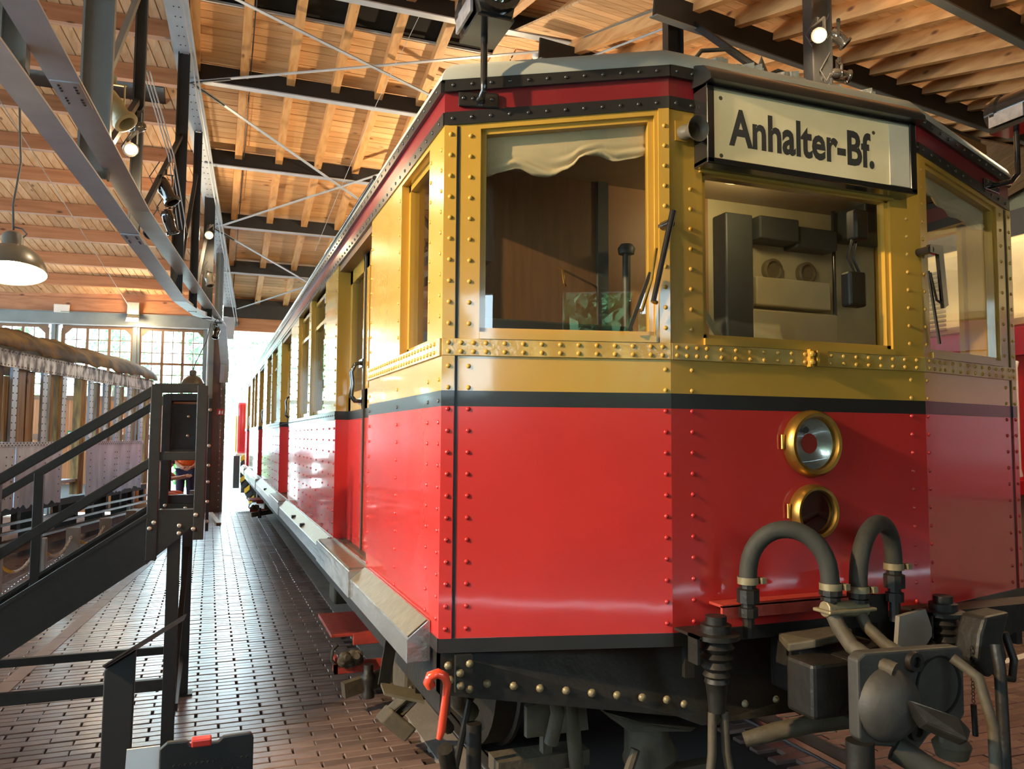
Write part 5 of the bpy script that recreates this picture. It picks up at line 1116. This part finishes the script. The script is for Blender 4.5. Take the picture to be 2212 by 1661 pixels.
for k in range(8):
    (x0, y0), (x1, y1) = bp[k], bp[k + 1]
    chain((x0 + .01, y0 + .095, .50), (x1 - .01, y1 - .095, .50), .16, 'drooping yellow and white chain between the %s and the next bollard' % ordw[k], 12 if k % 2 == 0 else 8)

# ================================================================== WRECKED COACH
ca = math.radians(14.3); cdv = V((-math.sin(ca), -math.cos(ca), 0)); cnv = V((math.cos(ca), -math.sin(ca), 0)); c0 = V((-1.13, 17.6, 0))
co = thing('wrecked_coach', 'wrecked grey coach shell with bare window openings and torn canvas roof', 'railway coach', tuple(c0))
def cp_(s, z, o=0.0): return c0 + cdv * s + cnv * o + V((0, 0, z))
def cbox(s0, s1, z0, z1, o0, o1, m_, nm, parent=None, mbx=None):
    mb = mbx or MB(); mb.prism([cp_(s0, z0, o0), cp_(s1, z0, o0), cp_(s1, z1, o0), cp_(s0, z1, o0)], cnv * (o1 - o0))
    return mb.build(nm, m_, parent or co) if mbx is None else mb
LC = 9.5; WC = 2.5
def ragged(s0, s1, z1, nm):
    P = [cp_(s0, z1), cp_(s1, z1)]; n = int((s1 - s0) / .06)
    for k in range(n + 1): P.append(cp_(lerp(s1, s0, k / n), .70 + random.uniform(-.03, .035)))
    MB().prism(P, -cnv * .012).build(nm, 'rust', co)
random.seed(11)
ragged(.45, 3.05, 1.55, 'side_sheet'); ragged(3.95, 5.35, 1.55, 'side_sheet'); ragged(5.37, LC, 1.55, 'side_sheet')
for s0, s1 in ((.42, 3.08), (3.93, LC)): cbox(s0, s1, 1.54, 1.60, -.03, .012, 'rust', 'waist_rail')
cbox(-.05, LC, 2.60, 2.83, -.05, .004, 'flaking', 'cant_rail')
for s in (.55, 1.2, 1.82, 2.35, 2.96, 3.97, 4.6, 5.46, 6.3, 7.2, 8.1): cbox(s - .07, s + .07, 1.58, 2.62, -.04, .0, 'rust', 'window_post')
for s, wd in ((.78, .10), (1.42, .12), (2.02, .1), (2.52, .12), (4.25, .10), (4.9, .22), (5.15, .2), (5.75, .2), (6.0, .2)): cbox(s - wd / 2, s + wd / 2, 1.5, 2.6, -.16, -.06, 'oldwood', 'wooden_post')
for s, wd in ((3.22, .2), (.15, .22), (4.05, .1)): cbox(s - wd / 2, s + wd / 2, .75, 2.62, -.14, -.02, 'yelwood', 'door_post')
cbox(3.3, 3.85, .95, 1.0, -.5, -.05, 'ltsteel', 'door_sill'); cbox(5.5, 6.2, 1.6, 2.45, -.20, -.16, 'oldwood', 'inner_board'); cbox(4.65, 5.4, 1.6, 2.5, -.22, -.18, 'oldwood', 'inner_board')
mb = MB()
def crv(s, z, r=.016): mb.dome(cp_(s, z, .004 if z > 2.6 else .0 if z > 1.6 else .012 if z > 1.53 else 0), cnv, r, .7, 5)
for k in range(int(LC / .09)):
    s = .0 + k * .09
    for z in (2.625, 2.80): crv(s, z, .011)
    if .45 < s < 3.05 or s > 3.95: crv(s, 1.555, .011); crv(s + .045, 1.585, .011)
for s in (.6, 1.15, 1.25, 1.75, 1.85, 2.3, 2.9, 4.05, 4.5, 5.25, 5.45, 5.6):
    z = .85
    while z < 1.5: crv(s, z, .012); z += .11
for s in (.55, 1.2, 1.82, 2.35, 2.96, 3.97, 4.6, 5.46):
    z = 1.66
    while z < 2.58:
        for d_ in (-.05, .05): crv(s + d_, z, .011)
        z += .1
mb.build('rivet_rows', 'hazb', co, kind='stuff')
# canvas roof, sagging and torn along the edge
nx, ny = 60, 14; P = []
random.seed(4)
jag = [random.uniform(-.03, .03) for _ in range(nx + 1)]
for k in range(nx + 1):
    s = lerp(-.12, LC, k / nx)
    for q in range(ny + 1):
        a = math.pi * q / ny; o = -WC / 2 + (WC / 2 + .05) * math.cos(a); z = 2.84 + .42 * math.sin(a) ** .8 + .03 * math.sin(s * 5 + q) * math.sin(a) + .02 * math.sin(s * 11 + 2 * q) * math.sin(a) + (jag[k] if q in (0, 1) else 0)
        if s < .25: z -= (.25 - s) * .35 * math.sin(a)
        P.append(cp_(s, z, o))
o = MB().add(P, [(k * (ny + 1) + q, (k + 1) * (ny + 1) + q, (k + 1) * (ny + 1) + q + 1, k * (ny + 1) + q + 1) for k in range(nx) for q in range(ny)]).build('canvas_roof', 'canvas', co, 180)
so = o.modifiers.new('thick', 'SOLIDIFY'); so.thickness = .02
cbox(-.0, LC, .62, .72, -WC, -.05, 'iron', 'floor_frame'); cbox(-.0, LC, .66, 2.8, -WC - .02, -WC, 'oldwood', 'far_side') if False else None
for s in (.6, 3.0, 5.5, 8): cbox(s - .1, s + .1, 1.0, 2.7, -WC, -WC + .05, 'rust', 'far_post')
for k in range(14): cbox(.1 + k * .62, .2 + k * .62, .40, .64, -.12, -.04, 'iron', 'stanchion')
for z in (.24, .38, .50): cbox(-.1, LC, z, z + .035, .02, .06, 'rail', 'guard_rail')
for k in range(8): cbox(.2 + k * 1.2, .32 + k * 1.2, .0, .62, -.6, -.3, 'iron', 'trestle')
cbox(-.1, LC, .1, .22, -.3, .0, 'concrete', 'base_kerb')

# ================================================================== VEHICLES BEHIND
rl = thing('red_locomotive', 'red locomotive with hazard striped plough standing outside the gateway', 'locomotive', (2.3, 20.9, 0))
MB().box((.62, 20.75, 1.25), (3.9, 30, 2.55)).build('body', 'locred', rl, bevel=.06)
MB().box((1.4, 21.6, 2.55), (3.2, 26, 3.4)).build('cab', 'locred', rl, bevel=.06)
MB().box((.55, 20.55, .42), (.70, 20.7, 1.22)).build('buffer', 'hazb', rl, bevel=.02); MB().box((.60, 20.62, 1.2), (.86, 20.75, 1.27)).build('buffer_top', 'white', rl)
for k in range(9):
    z1 = 1.22 - k * .13; x0 = .72 + max(0, k - 4) * .055
    MB().prism([(x0, 20.60, z1 - .16), (x0 + .12, 20.60, z1 - .06), (x0 + .12, 20.60, z1 + .06), (x0, 20.60, z1 - .04)], (0, .06, 0)).build('hazard_stripe', 'hazy' if k % 2 == 0 else 'hazb', rl)
MB().prism([(.74, 20.66, .5), (.95, 20.66, .06), (1.3, 20.66, .06), (1.3, 20.66, 1.2), (.74, 20.66, 1.2)], (0, .05, 0)).build('plough', 'hazb', rl)
MB().tube([(.60, 20.7, 1.3), (.60, 20.7, 2.2)], .02, 8).build('handrail', 'hazy', rl)
MB().box((.75, 20.7, .3), (3.8, 30, 1.25)).build('underframe', 'hazb', rl)
cl = thing('cream_red_locomotive', 'cream and burgundy locomotive with white handrail on the far track', 'locomotive', (8.2, 5, 0))
MB().box((6.85, 1.0, 2.74), (9.7, 15, 3.6)).build('cream_upper_body', 'loccream', cl, bevel=.08)
MB().box((6.84, 1.0, 2.48), (9.71, 15, 2.74)).build('burgundy_band', 'burg', cl)
MB().box((6.92, 1.0, 1.30), (9.6, 15, 2.48)).build('lower_body', 'locred', cl)
MB().box((6.80, 1.0, 1.22), (9.7, 15, 1.34)).build('footplate', 'locred', cl)
MB().box((6.9, 1.0, .45), (9.6, 15, 1.22)).build('underframe', 'locgrey', cl)
MB().box((7.1, 1.0, 3.6), (9.5, 15, 3.9)).build('roof', 'dksteel', cl)
for y in (2.6, 3.8, 5.02, 6.2, 7.4): MB().tube([(6.82, y, 2.42), (6.80, y, 2.36), (6.80, y, 1.45), (6.82, y, 1.38)], .028, 10).build('handrail', 'white', cl, 60)
for k in range(14): MB().box((6.83, 5.75, 2.80 + k * .045), (6.86, 6.9, 2.822 + k * .045)).build('louvre', 'locgrey', cl)
for k in range(6): MB().box((6.9, 1.4 + k * 2.2, .0), (7.1, 2.2 + k * 2.2, .5)).build('wheel_block', 'locgrey', cl)
lg = MB().box((6.838, 3.55, 2.50), (6.845, 4.0, 2.72)).build('logo_plate', 'white', cl, bevel=.0)
fm = MB().prism([(5.3, 4.35, .002), (6.4, 4.6, .002), (6.4, 4.52, .002), (5.35, 4.30, .002)][::-1], (0, 0, .003)).build('floor_marking', 'white'); tag(fm, 'pale painted marking on the brick floor right of the coupler', 'marking')

# ================================================================== WORKERS
def skin_fig(name, verts, edges, radii, m_, parent, sub=1):
    me = bpy.data.meshes.new(name); me.from_pydata(verts, edges, []); me.update(); me.materials.append(M[m_])
    o = bpy.data.objects.new(name, me); C.objects.link(o); adopt(o, parent)
    o.modifiers.new('skin', 'SKIN'); 
    if not me.skin_vertices: me.attributes  # layer appears with the modifier
    lay = me.skin_vertices[0].data if me.skin_vertices else None
    if lay:
        for k, r in enumerate(radii): lay[k].radius = (r, r) if not isinstance(r, tuple) else r
        lay[0].use_root = True
    s = o.modifiers.new('sub', 'SUBSURF'); s.levels = sub; s.render_levels = sub
    return o
def worker(base, J, label, vestm, trm):
    t = thing('person', label, 'person', base, 'workers at the open gate'); b = V(base)
    names = ['pelvis', 'chest', 'neck', 'head', 'top', 'lsh', 'lel', 'lwr', 'lha', 'rsh', 'rel', 'rwr', 'rha', 'lhip', 'lkn', 'lan', 'lto', 'rhip', 'rkn', 'ran', 'rto']
    p = {n: b + V(J[n]) for n in names}
    rad = dict(pelvis=.13, chest=.14, neck=.055, head=.095, top=.07, lsh=.065, lel=.045, lwr=.032, lha=.036, rsh=.065, rel=.045, rwr=.032, rha=.036, lhip=.085, lkn=.06, lan=.042, lto=.04, rhip=.085, rkn=.06, ran=.042, rto=.04)
    E_ = [('pelvis', 'chest'), ('chest', 'neck'), ('neck', 'head'), ('head', 'top'), ('chest', 'lsh'), ('lsh', 'lel'), ('lel', 'lwr'), ('lwr', 'lha'), ('chest', 'rsh'), ('rsh', 'rel'), ('rel', 'rwr'), ('rwr', 'rha'), ('pelvis', 'lhip'), ('lhip', 'lkn'), ('lkn', 'lan'), ('lan', 'lto'), ('pelvis', 'rhip'), ('rhip', 'rkn'), ('rkn', 'ran'), ('ran', 'rto')]
    ix = {n: k for k, n in enumerate(names)}
    skin_fig('body', [tuple(p[n]) for n in names], [(ix[a], ix[c]) for a, c in E_], [rad[n] for n in names], 'skin', t, 2)
    leg = ['pelvis', 'lhip', 'lkn', 'lan', 'rhip', 'rkn', 'ran']; li = {n: k for k, n in enumerate(leg)}
    skin_fig('trousers', [tuple(p[n]) for n in leg], [(li[a], li[c]) for a, c in (('pelvis', 'lhip'), ('lhip', 'lkn'), ('lkn', 'lan'), ('pelvis', 'rhip'), ('rhip', 'rkn'), ('rkn', 'ran'))], [.155, .115, .088, .07, .115, .088, .07], trm, t, 2)
    tor = ['pelvis', 'chest', 'neck', 'lsh', 'rsh']; ti = {n: k for k, n in enumerate(tor)}; q = dict(p); q['neck'] = p['neck'] - V((0, 0, .06))
    v_ = skin_fig('safety_vest', [tuple(q[n]) for n in tor], [(ti[a], ti[c]) for a, c in (('pelvis', 'chest'), ('chest', 'neck'), ('chest', 'lsh'), ('chest', 'rsh'))], [.185, .195, .09, .095, .095], vestm, t, 2)
    mid = p['pelvis'].lerp(p['chest'], .35); ax = (p['chest'] - p['pelvis']).normalized()
    MB().lathe(mid, ax, [(.195, -.03), (.20, -.025), (.20, .025), (.195, .03)], 20).build('reflective_band', 'reflective', t, 60)
    MB().lathe(p['head'] + V((0, .01, .02)), (0, .15, 1), [(.1, -.02), (.105, .03), (.085, .085), (.04, .115), (0, .12)], 16).build('hair', 'hair', t, 60)
    for dx in (-.032, .032): MB().dome(p['head'] + V((dx, -.086, .005)), (0, -1, 0), .012, .5, 8).build('eye', 'hair', t)
    MB().lathe(p['head'] + V((0, -.09, -.025)), (0, -1, 0), [(.016, -.01), (.014, .015), (0, .022)], 8).build('nose', 'skin', t, 60)
    MB().box(tuple(p['head'] + V((-.025, -.09, -.062))), tuple(p['head'] + V((.025, -.08, -.055)))).build('mouth', 'redclip', t)
    for hnd, wr in (('lha', 'lwr'), ('rha', 'rwr')):
        d = (p[hnd] - p[wr]).normalized(); s = d.orthogonal().normalized(); c = p[hnd]
        for k in range(4): MB().tube([c + s * (.018 * (k - 1.5)), c + s * (.018 * (k - 1.5)) + d * .05, c + s * (.016 * (k - 1.5)) + d * (.07 + .01 * (k in (1, 2))) + V((0, 0, -.02))], [.010, .009, .007], 6).build('finger', 'skin', t, 60)
        MB().tube([c - s * .02, c - s * .05 + d * .02, c - s * .055 + d * .045], [.011, .010, .008], 6).build('thumb', 'skin', t, 60)
    for an, to in (('lan', 'lto'), ('ran', 'rto')): MB().tube([p[an] + V((0, .03, -.04)), p[to]], [.055, .045], 10).build('boot', 'hair', t, 60)
    return t
std = dict(pelvis=(0, 0, .93), chest=(.02, -.04, 1.25), neck=(.03, -.06, 1.46), head=(.02, -.08, 1.57), top=(.02, -.08, 1.66), lsh=(-.19, -.04, 1.38), lel=(-.20, -.10, 1.12), lwr=(-.06, -.26, 1.02), lha=(-.0, -.30, 1.0), rsh=(.22, -.05, 1.38), rel=(.26, -.14, 1.13), rwr=(.14, -.28, 1.02), rha=(.08, -.31, 1.0),
           lhip=(-.10, 0, .88), lkn=(-.10, -.02, .48), lan=(-.11, .01, .09), lto=(-.12, -.14, .04), rhip=(.10, 0, .88), rkn=(.11, -.02, .48), ran=(.12, .01, .09), rto=(.13, -.14, .04))
worker((-.48, 18.75, .0), std, 'standing worker in orange reflective vest and navy trousers seen through the stair frame', 'vest', 'trousers')
sit = dict(pelvis=(0, 0, .46), chest=(.10, -.02, .80), neck=(.16, -.03, 1.0), head=(.20, -.05, 1.10), top=(.22, -.05, 1.19), lsh=(.02, -.20, .93), lel=(.24, -.28, .80), lwr=(.45, -.26, .84), lha=(.53, -.25, .86), rsh=(.14, .17, .93), rel=(.34, .16, .78), rwr=(.50, .10, .82), rha=(.57, .08, .84),
           lhip=(.03, -.10, .44), lkn=(.42, -.14, .42), lan=(.36, -.12, .08), lto=(.50, -.13, .04), rhip=(.03, .10, .44), rkn=(.44, .12, .46), ran=(.50, .10, .09), rto=(.64, .10, .04))
worker((-.98, 18.25, .0), sit, 'worker in orange clothes sitting bent forward with one arm stretched out', 'vest', 'orangetr')
sb = MB().box((-1.10, 18.12, .0), (-.84, 18.38, .26)).build('tool_crate', 'oldwood', bevel=.01); tag(sb, 'low wooden crate under the sitting worker at the open gate', 'crate')
